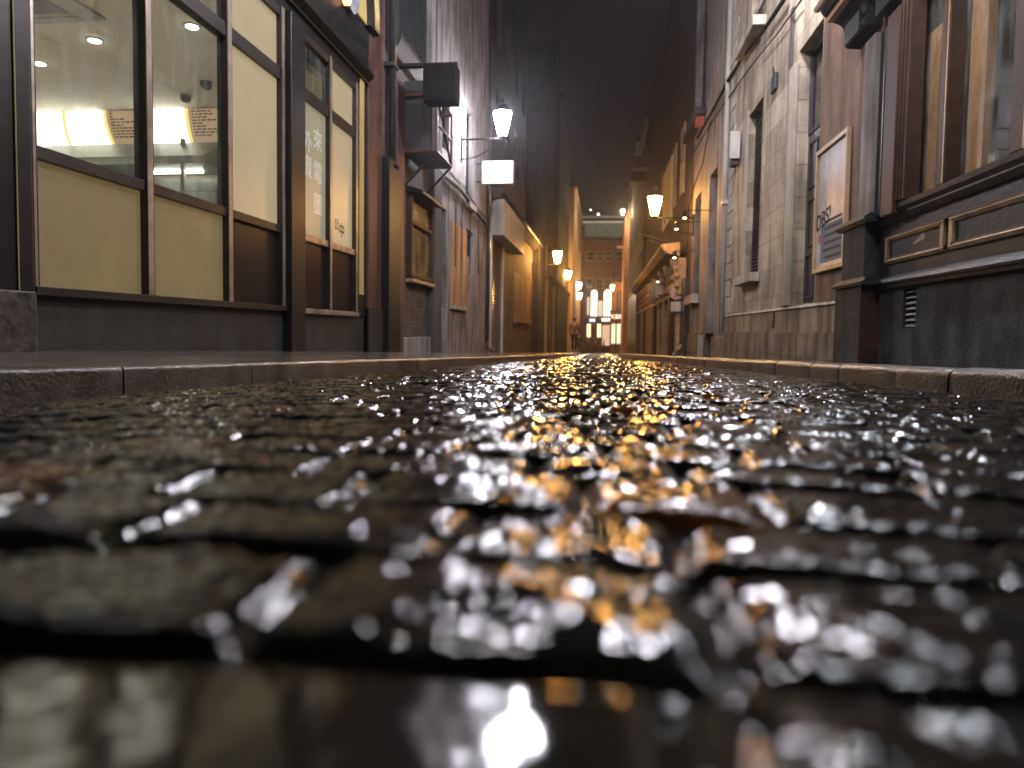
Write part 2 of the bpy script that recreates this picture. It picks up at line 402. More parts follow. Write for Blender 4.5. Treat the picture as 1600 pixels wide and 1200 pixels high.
def kerb(kf, sgn, top, rad, lens):
    m = MB(); Y = -2.6
    prof0 = [(-.0, -.30)]
    for i in range(6):
        a = math.pi*(1-i/10); prof0.append((rad+rad*math.cos(a), -rad+rad*math.sin(a)))
    prof0 += [(.13, 0.0), (.145, -.004), (.15, -.2)]
    while Y < 97:
        Ln = random.uniform(*lens) * (1 if Y < 25 else 3); dz = random.uniform(-.004, .004)*(1 if rad > .03 else .4); dx = random.uniform(-.006, .006)*(1 if rad > .03 else .4)
        n = 9; rings = []
        for i in range(n):
            t = i/(n-1); yy = Y+.003+(Ln-(.012 if rad > .03 else .006))*t
            pinch = (.0 if rad < .03 else .008)*max(0, 1-min(t, 1-t)*Ln/.02)
            base = len(m.v)
            for (d, z) in prof0:
                jit = .004*float(vn(yy*9+d*31, z*40, 70))
                dd = d + pinch + jit; zz = z - pinch*(1 if z > -.1 else 0) + jit
                m.v.append((float(kf(yy))+dx + sgn*dd, yy, top+dz+zz+gz(yy)))
            rings.append(base)
        k = len(prof0)
        for a, b2 in zip(rings, rings[1:]):
            for j in range(k-1): m.f.append((a+j, a+j+1, b2+j+1, b2+j))
        m.poly([m.v[rings[0]+j] for j in range(k)]); m.poly([m.v[rings[-1]+j] for j in range(k)][::-1])
        Y += Ln
    struct(m.build('kerb', M_kerb, smooth=True))
kerb(kl, -1, -.099, .022, (.95, 1.5)); kerb(kr, 1, -.046, .045, (.42, .95))
g = MB(); g.poly([(-400,-300,-.42),(400,-300,-.42),(400,0,-.42),(-400,0,-.42)]); g.poly([(-400,0,-.42),(400,0,-.42),(400,100,-3.42),(-400,100,-3.42)])
g.poly([(-400,100,-3.42),(400,100,-3.42),(400,900,-3.42),(-400,900,-3.42)]); struct(g.build('ground', M_ground))
g = MB().box(Fr('E', 0), -25, 25, -112, -96.5, -3.6, -2.98); struct(g.build('cross_street', M_pave))

# ------------------------------------------------------------------ wall with openings
def skin(fr, a0, a1, z0, z1, holes=(), dep=.14, core=2.5):
    """front face with rectangular openings, reveals, and a solid body behind"""
    m = MB(); A = sorted({a0, a1, *[h[0] for h in holes], *[h[1] for h in holes]}); Z = sorted({z0, z1, *[h[2] for h in holes], *[h[3] for h in holes]})
    A = [a for a in A if a0 <= a <= a1]; Z = [z for z in Z if z0 <= z <= z1]
    def inh(a, z): return any(h[0] < a < h[1] and h[2] < z < h[3] for h in holes)
    for i in range(len(A)-1):
        for j in range(len(Z)-1):
            if not inh((A[i]+A[i+1])/2, (Z[j]+Z[j+1])/2):
                m.poly([fr.p(A[i],0,Z[j]), fr.p(A[i+1],0,Z[j]), fr.p(A[i+1],0,Z[j+1]), fr.p(A[i],0,Z[j+1])])
    for h in holes:
        b0, b1, c0, c1 = h
        m.poly([fr.p(b0,0,c0), fr.p(b0,-dep,c0), fr.p(b0,-dep,c1), fr.p(b0,0,c1)])
        m.poly([fr.p(b1,0,c0), fr.p(b1,-dep,c0), fr.p(b1,-dep,c1), fr.p(b1,0,c1)])
        m.poly([fr.p(b0,0,c1), fr.p(b1,0,c1), fr.p(b1,-dep,c1), fr.p(b0,-dep,c1)])
        m.poly([fr.p(b0,0,c0), fr.p(b1,0,c0), fr.p(b1,-dep,c0), fr.p(b0,-dep,c0)])
    for a in (a0, a1): m.poly([fr.p(a,0,z0), fr.p(a,-dep,z0), fr.p(a,-dep,z1), fr.p(a,0,z1)])
    m.poly([fr.p(a0,0,z1), fr.p(a1,0,z1), fr.p(a1,-dep,z1), fr.p(a0,-dep,z1)])
    if core: m.box(fr, a0, a1, -dep-core, -dep, z0, z1)
    return m
def sash(fr, a0, a1, z0, z1, d, parent, mf, mp, cols=2, rws=2, bar=.03, fw=.06, name='window'):
    m = MB(); m.box(fr, a0, a0+fw, d, d+.05, z0, z1); m.box(fr, a1-fw, a1, d, d+.05, z0, z1)
    m.box(fr, a0+fw, a1-fw, d, d+.05, z0, z0+fw); m.box(fr, a0+fw, a1-fw, d, d+.05, z1-fw, z1)
    for i in range(1, cols): a = a0+(a1-a0)*i/cols; m.box(fr, a-bar/2, a+bar/2, d+.004, d+.04, z0+fw, z1-fw)
    for i in range(1, rws): z = z0+(z1-z0)*i/rws; m.box(fr, a0+fw, a1-fw, d+.008, d+.037, z-bar/2, z+bar/2)
    o = m.build(name, mf, parent)
    MB().box(fr, a0+fw*.5, a1-fw*.5, d+.012, d+.018, z0+fw*.5, z1-fw*.5).build('pane', mp, o)
    return o
M_paned = mat('dark window pane', (.008,.009,.011), .08, .2, 3, .03, 6, stain=0, spec=.8)

# ------------------------------------------------------------------ street lanterns
WH, WM = (.93,.90,1.0), (1.0,.47,.11)
def lantern(px, py, Y, wallX, power, col, label, hid=False, scale=1.0, X=None, Z=None, group='wall lanterns along the street'):
    """px,py is the middle of the glass"""
    p = onY(px, py, Y) if X is None else Vector((X, Y, Z)); s = scale
    root = thing('street_lantern', label, 'street lantern', (wallX, Y, p.z-.35*s), group)
    c = (p.x, p.y, p.z)
    MB().lathe(c, [(.085*s,-.30*s),(.10*s,-.27*s),(.165*s,.02*s),(.20*s,.20*s),(.20*s,.215*s)], 12).build('lantern_glass', emis('lit glass %.2f %.0f' % (col[2], power), col, power), root, smooth=True)
    m = MB()
    for k in range(6):
        a = k*math.pi/3+.3
        m.tube([(c[0]+math.cos(a)*.092*s, c[1]+math.sin(a)*.092*s, c[2]-.30*s), (c[0]+math.cos(a)*.172*s, c[1]+math.sin(a)*.172*s, c[2]+.02*s), (c[0]+math.cos(a)*.207*s, c[1]+math.sin(a)*.207*s, c[2]+.21*s)], .006*s, 5)
    m.lathe((c[0],c[1],c[2]-.335*s), [(.03*s,-.05*s),(.06*s,0),(.095*s,.03*s)], 12)
    m.build('lantern_frame', M_iron, root)
    MB().lathe((c[0],c[1],c[2]+.218*s), [(.235*s,0),(.235*s,.025*s),(.19*s,.05*s),(.16*s,.12*s),(.09*s,.19*s),(.03*s,.215*s),(.025*s,.25*s),(.04*s,.27*s),(.015*s,.31*s),(.003*s,.34*s)], 14).build('lantern_cap', M_iron, root, smooth=True)
    m = MB(); zb = c[2]-.37*s
    m.tube([(wallX, Y, zb), (c[0], Y, zb)], .022*s, 6)
    sg = 1 if c[0] > wallX else -1; L_ = abs(c[0]-wallX)
    pts = [(wallX, Y, zb-.45*s)] + [(wallX+sg*L_*.75*math.sin(t*math.pi/2/6), Y, zb-.45*s+.42*s*(1-math.cos(t*math.pi/2/6))) for t in range(1, 7)]
    m.tube(pts, .014*s, 6)
    m.box(Fr('L' if sg > 0 else 'R', wallX), Y-.05*s, Y+.05*s, -.05, .025*s, zb-.52*s, zb+.1*s)
    m.build('wall_bracket', M_iron, root)
    return root
LP = lambda: None
lantern(785, 191, 16.2, XL, 260, WH, 'white-lit lantern high on a long bracket above the lit square sign')
lantern(1023, 320, 20.5, XR, 150, WM, 'amber-lit lantern on the right-hand wall above the ornate pub front')
lantern(871, 401, 33.0, XL, 240, WM, 'amber lantern on the left, nearer and higher of the two before the bright wall edge')
lantern(888, 429, 57.0, XL, 330, WM, 'amber lantern on the left, lower and farther, just beside the bright wall edge', scale=1.2)
lantern(905, 446, 72.0, XL, 120, (1,.9,.72), 'small far white globe lantern, upper of a stacked pair', scale=1.1)
lantern(906, 462, 74.0, XL, 90, (1,.9,.72), 'small far white globe lantern, lower of a stacked pair', scale=1.1)
lantern(957, 449, 83.0, XR-.2, 450, WM, 'far amber lantern glowing above the right arched pub window')
lantern(973, 331, 66.5, XR+.1, 420, (1,.86,.55), 'small bright lamp beside the top of the orange corner tower', scale=.8)
# lanterns out of frame: right one added to brighten the stone, left throws the crisp shadows
lantern(0, 0, 8.6, XR, 540, WH, 'added unseen white lantern brightening the stone house wall, above the frame', X=XR-1.0, Z=5.7)
lantern(0, 0, 4.4, XL, 420, (1,.96,.95), 'white-lit lantern on the takeaway shop wall, above the frame', X=XL+2.2, Z=5.9)

# ================================================================== LEFT SIDE
E = lambda Y: Fr('E', Y)
# ---- neighbour pilaster at the left edge
yA = yl(46, 400)
r = thing('corner_pilaster', 'glossy black pilaster with a thin gilded line and peeling foot, at the left edge', 'pilaster', (XL, 3.4, pavL(3.4)))
MB().box(FL, 2.2, yl(26,300), -.3, .10, -.3, 6).box(FL, yl(26,300), yA-.004, -.3, .045, -.3, 6).build('shaft', M_black, r, bevel=.006)
MB().tube([(XL+.106, yl(25,300,XL+.1), .15), (XL+.106, yl(25,300,XL+.1), 5.5)], .006, 5).build('gilded_line', M_gold, r)
M_peel = mat('peeling plinth paint', (.05,.04,.03), .5, .8, 9, 1, 14, c2=(.012,.012,.012), stain=0)
MB().box(FL, 2.2, yl(28,500), -.3, .125, -.3, zl(20,455)).build('plinth', M_peel, r, bevel=.01)

# ---- takeaway shop
ya, yb_, yc, yd = yl(46), yl(443), yl(466), yl(556)
Yb = 9.55; ZC = 3.06
zs0, zs1 = zl(52,462), zl(52,447)
zr0, zr1 = zl(54,247), zl(54,226)
zt0, zt1 = zl(362,66), zl(362,44)
zh = 3.14
shop = thing('takeaway_shop', 'takeaway shopfront with steel framed panes, a lit interior and black stall riser', 'shop', (XL, ya, pavL(ya)))
yE = yl(569)
MB().box(FL, ya, yE, -.2, -.005, -.6, zs0).build('stall_riser', M_stall, shop)
MB().box(FL, ya, yb_, -.12, .05, zs0+.002, zs1).build('window_sill', M_steeld, shop, bevel=.004)
MB().box(FL, yc, yd, -.12, .05, zs0-.01, zs1-.01).build('window_sill', M_steel, shop, bevel=.004)
fa = MB().box(FL, ya, yE, -.25, .02, zh+.09, zh+.2).box(FL, ya, yE, -.25, .06, zh+.2, 4.2).prof(FL, [(.02,zh+.2),(.14,zh+.28),(.14,zh+.33),(.02,zh+.33)], ya, yE)
fa.build('fascia', M_black, shop, bevel=.004)
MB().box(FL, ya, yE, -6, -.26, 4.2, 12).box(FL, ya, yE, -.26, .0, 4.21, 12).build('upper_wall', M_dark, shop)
MB().box(FL, yb_+.003, yc-.003, -.2, .09, -.6, zh+.09).build('column', M_black, shop, bevel=.008)
# glazing bars, one object for each
ml = [(52,58,ya+.01),(213,238,None),(340,361,None),(430,443,None)]
def mull(p0, p1, dgl=-.03, z0=zs1, z1=zh+.09, mt=None):
    y1 = yl(p1); w_ = .085
    m = MB().box(FL, y1-w_, y1, dgl-.04, .028, z0, z1)
    o = m.build('mullion', M_steeld, shop, bevel=.003)
    MB().box(FL, y1-w_+.006, y1-.018, .0285, .033, z0, z1).build('steel_strip', mt or M_steel, o)
    return y1-w_, y1
mull(0, 57); b1 = mull(0, 238); b2 = mull(0, 361); b3 = mull(0, 443)
c0 = mull(0, 471); c1_ = mull(0, 516); c2_ = mull(0, 556)
def rail(y0, y1, z0, z1, nm='rail', mt=None): MB().box(FL, y0, y1, -.08, .015, z0, z1).build(nm, mt or M_steeld, shop, bevel=.004)
segs1 = [(yl(57), b1[0]), (b1[1], b2[0]), (b2[1], b3[0])]
segs2 = [(c0[1], c1_[0]), (c1_[1], c2_[0])]
for s in segs1+segs2:
    rail(s[0]+.001, s[1]-.001, zr0, zr1, mt=M_steel if s in segs2 else None); rail(s[0]+.001, s[1]-.001, zt0, zt1, 'transom'); rail(s[0]+.001, s[1]-.001, zh, zh+.09, 'head')
def film(name, c, e, ns=.2): return emis(name, c, e, base=(.10,.085,.06), noise=ns)
F_olive = film('olive backlit film', (.42,.30,.12), .20, .26); F_cream = film('cream backlit film', (.86,.69,.40), .28, .12); F_green = film('pale green backlit film', (.72,.66,.44), .22, .2)
def pane(s, z0, z1, m, lab=None): MB().box(FL, s[0]-.01, s[1]+.01, -.034, -.027, z0-.01, z1+.01).build('pane', m, shop, label=lab)
for i, s in enumerate(segs1):
    pane(s, zs1, zr0, (F_olive, F_olive, M_dpanel)[i], ('olive translucent lower pane', 'olive translucent lower pane', 'dark brown lower panel')[i])
    pane(s, zr1, zt0, (G, G, F_cream)[i]); pane(s, zt1, zh, (G, G, F_cream)[i])
pane(segs2[0], zs1, zr0, M_dpanel); pane(segs2[1], zs1, zr0, M_dpanel)
pane(segs2[0], zr1, zt0, F_green, 'greenish film pane with white lettering'); pane(segs2[1], zr1, zt0, F_cream)
pane(segs2[0], zt1, zh, G); pane(segs2[1], zt1, zh, F_cream)
# lettering on the second bay
def text(body, size, mat_, parent, mtx, name='lettering', ext=.001, align='CENTER', spacing=1.0):
    cu = bpy.data.curves.new('t', 'FONT'); cu.body = body; cu.size = size; cu.extrude = ext; cu.align_x = align; cu.align_y = 'CENTER'; cu.space_line = spacing
    t = bpy.data.objects.new('t', cu); C.objects.link(t); dg = bpy.context.evaluated_depsgraph_get(); dg.update()
    m = bpy.data.meshes.new_from_object(t.evaluated_get(dg)); bpy.data.objects.remove(t)
    loc = LOC[parent.name]; m.transform(mtx); m.transform(Matrix.Translation((-loc[0],-loc[1],-loc[2])))
    m.materials.clear(); m.materials.append(mat_); o = bpy.data.objects.new(name, m); C.objects.link(o); o.parent = parent; LOC[o.name] = loc; return o
def mL(X, Y, Z):   # text read from the street on a left-hand wall: right = +Y
    return Matrix(((0,0,1,X),(1,0,0,Y),(0,1,0,Z),(0,0,0,1)))
def mR(X, Y, Z):
    return Matrix(((0,0,-1,X),(-1,0,0,Y),(0,1,0,Z),(0,0,0,1)))
def mE(X, Y, Z):
    return Matrix(((1,0,0,X),(0,0,-1,Y),(0,1,0,Z),(0,0,0,1)))
M_wl = emis('white vinyl lettering', (.85,.9,.8), .22, base=(.3,.3,.28)); M_dl = mat('dark vinyl lettering', (.02,.018,.012), .85, stain=0, spec=.1)
s = segs2[0]; wd = s[1]-s[0]
for t, px, py, sz in (('外',484,222,.27),('賣',484,262,.27),('來',500,222,.27),('電',500,272,.27),('圖',500,322,.27),('人',473,345,.25)):
    text(t, sz, M_wl, shop, mL(XL-.025, yl(px,py), zl(px,py)))
for t, px, py, sz in (('公',529,352,.16),('中',537,362,.2)): text(t, sz, M_dl, shop, mL(XL-.025, yl(px,py), zl(px,py)))
# interior
x0r = -10.5
MB().box(E(0), x0r, XL-.25, -Yb-.1, -Yb, -.6, 4.1).build('back_wall', M_cream, shop)
MB().box(E(0), x0r-.1, x0r, -Yb, -ya+.0, -.6, 4.1).build('side_wall', M_cream, shop)
MB().box(E(0), x0r, XL-.25, -ya-.05+.1, -ya+.15, -.6, 4.1).build('party_wall', M_cream, shop)
MB().box(E(0), x0r, XL-.25, -Yb, -ya, ZC, ZC+.1).build('ceiling', M_ceil, shop)
MB().box(E(0), x0r, XL-.21, -Yb, -ya, -.3, -.2).build('shop_floor', mat('shop floor tiles', (.6,.57,.5), .3), shop)
for k, (px, py) in enumerate(((62,98),(148,62),(300,40),(100,20),(262,96))):
    p = onZ(px, py, ZC)
    if k > 2: continue
    t = thing('ceiling_downlight', ['round downlight nearest the left edge of the takeaway ceiling','round downlight in the middle of the takeaway ceiling','round downlight behind the second tall shop pane'][k], 'ceiling light', (p.x, p.y, ZC), 'downlights in the takeaway ceiling')
    MB().lathe((p.x,p.y,ZC-.012), [(.065,0),(.09,.008),(.09,.012)], 20).build('trim_ring', M_white, t)
    MB().lathe((p.x,p.y,ZC-.02), [(.055,0),(.062,.006)], 20).build('lamp_lens', emis('downlight lens', (1,.93,.8), 30), t)
    ld = bpy.data.lights.new('downlight', 'SPOT'); ld.energy = 210; ld.spot_size = math.radians(118); ld.spot_blend = .6; ld.shadow_soft_size = .09; ld.color = (1,.90,.74)
    lo = bpy.data.objects.new('downlight', ld); C.objects.link(lo); lo.parent = t; lo.location = (0, 0, -.05)
pa, pb = onZ(20, -40, ZC), onZ(166, 28, ZC)
t = thing('ceiling_air_conditioner', 'square cassette air conditioner in the takeaway ceiling at top left', 'air conditioner', ((pa.x+pb.x)/2, pb.y-.45, ZC))
MB().box(E(0), pb.x-.95, pb.x, -pb.y, -pb.y+.95, ZC-.035, ZC-.001).build('panel', M_white, t, bevel=.01)
MB().box(E(0), pb.x-.72, pb.x-.23, -pb.y+.23, -pb.y+.72, ZC-.042, ZC-.036).build('grille', mat('grille grey',(.12,.12,.11),.6), t)
for i in range(2):
    MB().box(E(0), pb.x-.75, pb.x-.2, -pb.y+.07+i*.7, -pb.y+.15+i*.7, ZC-.045, ZC-.036).build('vent_flap', M_white, t)
for (px, py, r_, mm_, lb) in ((322,131,.075,M_black,'black dome camera under the takeaway ceiling'),(290,152,.07,M_white,'white dome camera below the black one over the menu boards')):
    p = onZ(px, py-3, ZC)
    if p.y > Yb-.1: p = onY(px, py, Yb-.3)
    t = thing('security_camera', lb, 'security camera', (p.x, p.y, ZC if p.z > ZC-.1 else p.z+.08))
    zt = LOC[t.name][2]
    MB().lathe((p.x,p.y,zt-.03), [(r_,0),(r_,.03)], 16).build('mount', mm_, t); MB().lathe((p.x,p.y,zt-.10), [(.01,0),(r_*.6,.012),(r_*.9,.04),(r_*.95,.07)], 16).build('dome', M_black, t, smooth=True)
# menu boards
M_lit = emis('lit menu panel', (1,.95,.84), 3.2); M_amb = emis('amber menu edge', (1,.62,.12), 1.1); M_bro = emis('tan menu panel', (.55,.38,.22), .55, base=(.3,.2,.12))
M_txt = mat('menu print', (.05,.02,.01), .6, stain=0)
zb0, zb1 = onY(180,228,Yb-.1).z, onY(180,161,Yb-.1).z
def xb(px): return onY(px, 195, Yb-.1).x
def board(p0, pm, p1, label, curve=.25):
    x0, xm, x1 = xb(p0), xb(pm), xb(p1)
    t = thing('menu_board', label, 'menu board', ((x0+x1)/2, Yb-.1, zb0), 'menu boards over the takeaway counter'); f = E(Yb)
    H = zb1-zb0; n = 10
    cur = [(xm + curve*(1-k/n)**2, zb0+H*k/n) for k in range(n+1)]
    MB().prism(f, [(x0,zb0)] + cur + [(x0,zb1)], .02, .10).build('lit_panel', M_lit, t)
    cur2 = [(a+.05, z) for a, z in cur]
    MB().prism(f, cur[::1] + cur2[::-1], .02, .102).build('amber_edge', M_amb, t)
    if p1 > pm+20:
        MB().prism(f, cur2 + [(x1,zb1),(x1,zb0)], .02, .10).build('tan_panel', M_bro, t)
        m = MB()
        for k in range(11):
            z = zb1-.06-k*.042; a = xm+.10+curve*(1-(z-zb0)/H)**2
            while a < x1-.08:
                w_ = random.uniform(.03,.08); m.box(f, a, min(a+w_, x1-.05), .1005, .103, z-.009, z+.009); a += w_+.018
                if random.random() < .16: break
        m.build('menu_print', M_txt, t)
    return t
board(-40, 96, 103, 'leftmost glowing white menu board, cut by the window jamb', .12)
board(106, 160, 218, 'glowing menu board with a curved amber edge and tan list, left of the mullion', .16)
board(232, 288, 350, 'glowing menu board with amber edge right of the mullion', .1)
m = thing('extractor_hood', 'grey steel extractor hood with strip light under the menu boards', 'extractor hood', (xb(280), Yb-.4, 1.6))
h0, h1 = onY(280,262,Yb-.5).z, onY(280,232,Yb-.5).z
M_hood = mat('hood steel', (.42,.46,.40), .4, .2, metal=.3, stain=0)
MB().prof(E(Yb), [(.02,h0),(.75,h0),(.75,h0+.1),(.3,zb0-.03),(.02,zb0-.03)], xb(90), xb(360)).build('canopy', M_hood, m)
MB().box(E(Yb), xb(235), xb(330), .3, .36, h0-.035, h0-.004).build('strip_light', emis('strip light', (1,.97,.88), 9), m)
MB().box(E(Yb), x0r, xb(420), .02, .10, -.2, h0-.06).build('splashback', mat('splashback tiles', (.30,.33,.28), .3, brick=(.3,.3,.008,(.6,.6,.6)), axis='X', stain=.2), m)
t = MB().box(E(Yb), xb(301), xb(306), .35, .4, -.2, zb0-.0).build('shelf_post', M_white); tag(t, 'thin white upright post standing before the kitchen hood', 'post')
t = thing('service_counter', 'shop counter behind the olive panes', 'counter', (-6.5, 7.6, -.2))
MB().box(E(7.9), -9.5, -4.6, -.5, .1, -.2, .85).build('cabinet', M_steeld, t); MB().box(E(7.9), -9.6, -4.5, -.55, .15, .852, .9).build('worktop', M_steel, t)
# gilded strip, arch
yg0, yg1 = yl(557), yl(565)
zg = zl(560, 92); zg0 = zl(560, 460)
MB().box(FL, yg0, yE, -.2, .02, zs0+.0, zg+.02).build('end_post', M_black, shop)
MB().box(FL, yg0+.03, yg1, .021, .03, zg0, zg).build('gilded_strip', M_yellow, shop)
arch = MB(); R0 = 2.4; ac = (yl(575,60)-R0, zl(575,60)+.05)
M_archp = M_black
for k, rr in enumerate((0, -.07, -.14)):
    pts = [(XL+.155, ac[0]+(R0+rr)*math.cos(t), ac[1]+(R0+rr)*math.sin(t)) for t in [i*math.pi/2/18 for i in range(19)]]
    arch.tube(pts, .016, 6)
arch.build('arch_moulding', M_gold, shop, smooth=True)
n = 18; R1 = R0+.08; pl = [(ac[0]+R1*math.cos(i*math.pi/2/n), ac[1]+R1*math.sin(i*math.pi/2/n)) for i in range(n+1)]; R2 = R0-.3
pl2 = [(ac[0]+R2*math.cos(i*math.pi/2/n), ac[1]+R2*math.sin(i*math.pi/2/n)) for i in range(n+1)]
MB().prism(FL, pl+pl2[::-1], .03, .14).build('arch_band', M_black, shop)
R3 = R0-.31
tri = [(ac[0]+R3*math.cos(i*math.pi/2/n), ac[1]+R3*math.sin(i*math.pi/2/n)) for i in range(n+1)]
MB().prism(FL, [(ac[0], ac[1])]+tri, .062, .09).build('sign_board', emis('mustard sign panel', (.42,.32,.11), .12, base=(.42,.32,.11)), shop)
p = onX(551, 8, XL+.12)
MB().prism(FL, [(p.y+.26*math.cos(i*math.pi/10), p.z+.3+.4*math.sin(i*math.pi/10)) for i in range(20)], .091, .13).build('sign_disc', mat('grey sign disc',(.25,.26,.3),.5), shop)
p = onX(541, 3, XL+.12)
MB().prism(FL, [(p.y+.1*math.cos(i*math.pi/6), p.z+.08+.12*math.sin(i*math.pi/6)) for i in range(12)], .091, .15).build('sign_bulb', emis('warm sign bulb',(1,.5,.2),2), shop)

# ---- brick building with the menu case
yP0, yP1 = yE+.003, yl(590)
r = thing('painted_pier', 'oxblood painted pier between the gilded strip and the drainpipe', 'pier', (XL, yP0, pavL(yP0)))
MB().box(FL, yP0, yP1, -.4, .06, -.9, 12).build('shaft', M_brownp, r, bevel=.01)
MB().box(FL, yP0, yP1, -.4, .085, -.9, zl(575,480)).build('base_block', M_stall, r, bevel=.01)
yQ = yl(612)
r = thing('drainpipe', 'black drainpipe running down into a square casing beside the oxblood pier', 'drainpipe', (XL, (yP1+yQ)/2, pavL(yP1)))
yp = yl(601)
MB().tube([(XL+.10, yp, zl(601,255)), (XL+.10, yp, 11)], .06, 10).build('pipe', M_pipe, r, smooth=True)
mm_ = MB()
for z in (2.4, 3.9, 5.4): mm_.box(FL, yp-.12, yp+.12, -.1, .17, z, z+.06)
mm_.build('pipe_clip', M_pipe, r)
MB().box(FL, yP1+.01, yQ-.08, -.3, .17, -.9, zl(601,252)).build('casing', M_black, r, bevel=.01)
yS = yl(680)
bw = thing('brick_house', 'sooty brick house holding the glazed menu case, with an oriel window above', 'house', (XL, yQ, pavL(yQ)))
skin(FL, yP1, yS, -1, 12, [], .05).build('wall', M_brickd, bw)
MB().box(FL, yQ-.07, yl(622), .0, .10, -.9, 3.8).build('pilaster', M_brownp, bw, bevel=.01)
MB().box(FL, yl(622), yl(668), .0, .07, -.9, zl(640,527)).build('plinth', M_render, bw, bevel=.01)
MB().box(FL, yl(668), yS, .0, .12, -.9, 4.0).build('pilaster', M_dark, bw, bevel=.01)
# oriel
o0, o1 = yl(622,50,XL+.13), yl(666,50,XL+.13); zo = zl(650,95,XL+.13)
orl = MB().box(FL, o0, o1, 0, .13, zo, zo+4)
ow = orl.build('oriel', mat('dark oriel paint', (.05,.045,.042), .6, bump=.6), bw)
mm_ = MB()
for i in range(9):
    a = o0+.12+(o1-o0-.3)*i/8; mm_.box(FL, a, a+.05, .131, .17, zo+.12, zo+3.6)
mm_.box(FL, o0+.03, o0+.08, .131, .175, zo+.05, zo+3.7)
mm_.build('louvre_bars', M_pipe, bw)
MB().box(FL, o1+.12, o1+.42, .001, .2, zo-.2, zo+4).build('grey_pier', M_render, bw)
MB().prof(FL, [(0,zo-.3),(.08,zo-.25),(.18,zo-.12),(.2,zo-.06),(.2,zo-.001),(0,zo-.001)], o0-.05, o1+.1).build('oriel_corbel', M_stall, bw)
# menu case
m0, m1 = yl(634), yl(668); zc0, zc1, zcm = zl(634,432), zl(634,300), zl(634,345)
r = thing('menu_case', 'framed glazed menu case with dark canopy on the brick house wall', 'menu case', (XL, (m0+m1)/2, zc0))
f = MB().box(FL, m0, m1, .001, .10, zc0, zc0+.07).box(FL, m0, m1, .001, .10, zc1-.06, zc1).box(FL, m0, m0+.07, .001, .10, zc0+.07, zc1-.06).box(FL, m1-.07, m1, .001, .10, zc0+.07, zc1-.06).box(FL, m0+.07, m1-.07, .001, .10, zcm-.03, zcm+.03)
f.build('case_frame', M_brownw, r, bevel=.006)
MB().box(FL, m0+.07, m1-.07, .02, .03, zc0+.07, zcm-.03).build('menu_sheet', mat('stained menu sheet', (.30,.24,.10), .25, .7, 3.5, .02, c2=(.03,.025,.01), coat=.8, stain=.8), r)
MB().box(FL, m0+.07, m1-.07, .02, .03, zcm+.03, zc1-.06).build('header_sheet', mat('ochre header sheet', (.33,.20,.09), .25, .5, 6, .02, coat=.8, stain=.4), r)
MB().prof(FL, [(.001,zc1+.02),(.3,zc1-.02),(.3,zc1+.03),(.001,zc1+.12)], m0-.05, m1+.05).build('canopy', M_iron, r)
MB().box(FL, m0-.03, m1+.03, .001, .14, zc0-.09, zc0-.03).build('sill', M_tanw, r, bevel=.006)
# dark projecting sign box and iron frame
r = thing('projecting_sign_box', 'unlit dark sign box jutting out above the iron hoist frame', 'sign', (XL, yl(700), zl(690,155)))
yy = yl(676, 130, XL+.7)
MB().box(FL, yy, yy+.35, .55, 1.05, onY(700,156,yy).z, onY(700,98,yy).z).build('box_body', mat('matt black box', (.006,.006,.007), .8, stain=0, spec=.15), r, bevel=.01)
MB().box(FL, yy+.1, yy+.2, .0, 1.05, onY(700,98,yy).z+.002, onY(700,98,yy).z+.05).build('support_arm', M_iron, r)
r = thing('iron_balcony', 'rusty iron platform frame with diagonal stays hung on the wall beneath the dark sign box', 'balcony', (XL, yl(700), zl(690,250)))
Zt, Zb = onX(695,165,XL+.6).z, onX(695,250,XL+.6).z; A0, A1 = yl(626,200), yl(654,200)
m = MB(); M_rust = mat('rusty iron', (.10,.035,.025), .5, .4, 8, .3, 40)
for a in (A0, A1):
    m.tube([(XL+.05,a,Zt),(XL+.6,a,Zt)], .025, 6); m.tube([(XL+.6,a,Zt),(XL+.6,a,Zb)], .025, 6); m.tube([(XL+.6,a,Zb),(XL+.02,a,Zb)], .025, 6)
for z in (Zt, Zb, (Zt+Zb)/2): m.tube([(XL+.6,A0,z),(XL+.6,A1,z)], .022, 6)
m.build('frame', M_rust, r)
MB().tube([(XL+.6,A0,Zt),(XL+.6,A1,Zb)], .02, 6).tube([(XL+.6,A1,Zb),(XL+.02,A1,Zb-.6)], .02, 6).tube([(XL+.6,A0,Zb),(XL+.02,A0,Zb-.6)], .02, 6).build('stay', M_iron, r)
MB().box(FL, A0, A1, .05, .58, Zb-.03, Zb-.027+.03).build('deck', M_iron, r)
MB().box(FL, A0+.05, A0+(A1-A0)*.62, .03, .5, Zb+.02, Zt+.25).build('cabinet', M_dark, r, bevel=.02)

# ---- grey rendered house
yT = yl(762)
hs = thing('rendered_house', 'grey rendered house behind the white lantern, with a dark door and boarded window', 'house', (XL, yS, pavL(yS)))
def H(px0, px1, py0, py1, fr='L', X=None):
    pm = (px0+px1)/2
    if fr == 'L': return (yl(px0,(py0+py1)/2), yl(px1,(py0+py1)/2), zl(pm,py1), zl(pm,py0))
    X = X or XR
    a, b = yr(px1,(py0+py1)/2,X), yr(px0,(py0+py1)/2,X); return (min(a,b), max(a,b), zr(pm,py1,X), zr(pm,py0,X))
hd = H(683,696,322,560); hb = H(704,727,352,478); hq = H(728,739,361,402); hu = H(728,737,172,320); hu2 = H(690,702,150,235)
skin(FL, yS+.003, yT, -1.4, 11, [hd, hb, hq, hu, hu2], .16).build('wall', M_render, hs)
d = MB().box(FL, hd[0], hd[1], -.12, -.08, -1, hd[3]).build('door', mat('slate door paint', (.03,.035,.04), .35, coat=.3), hs)
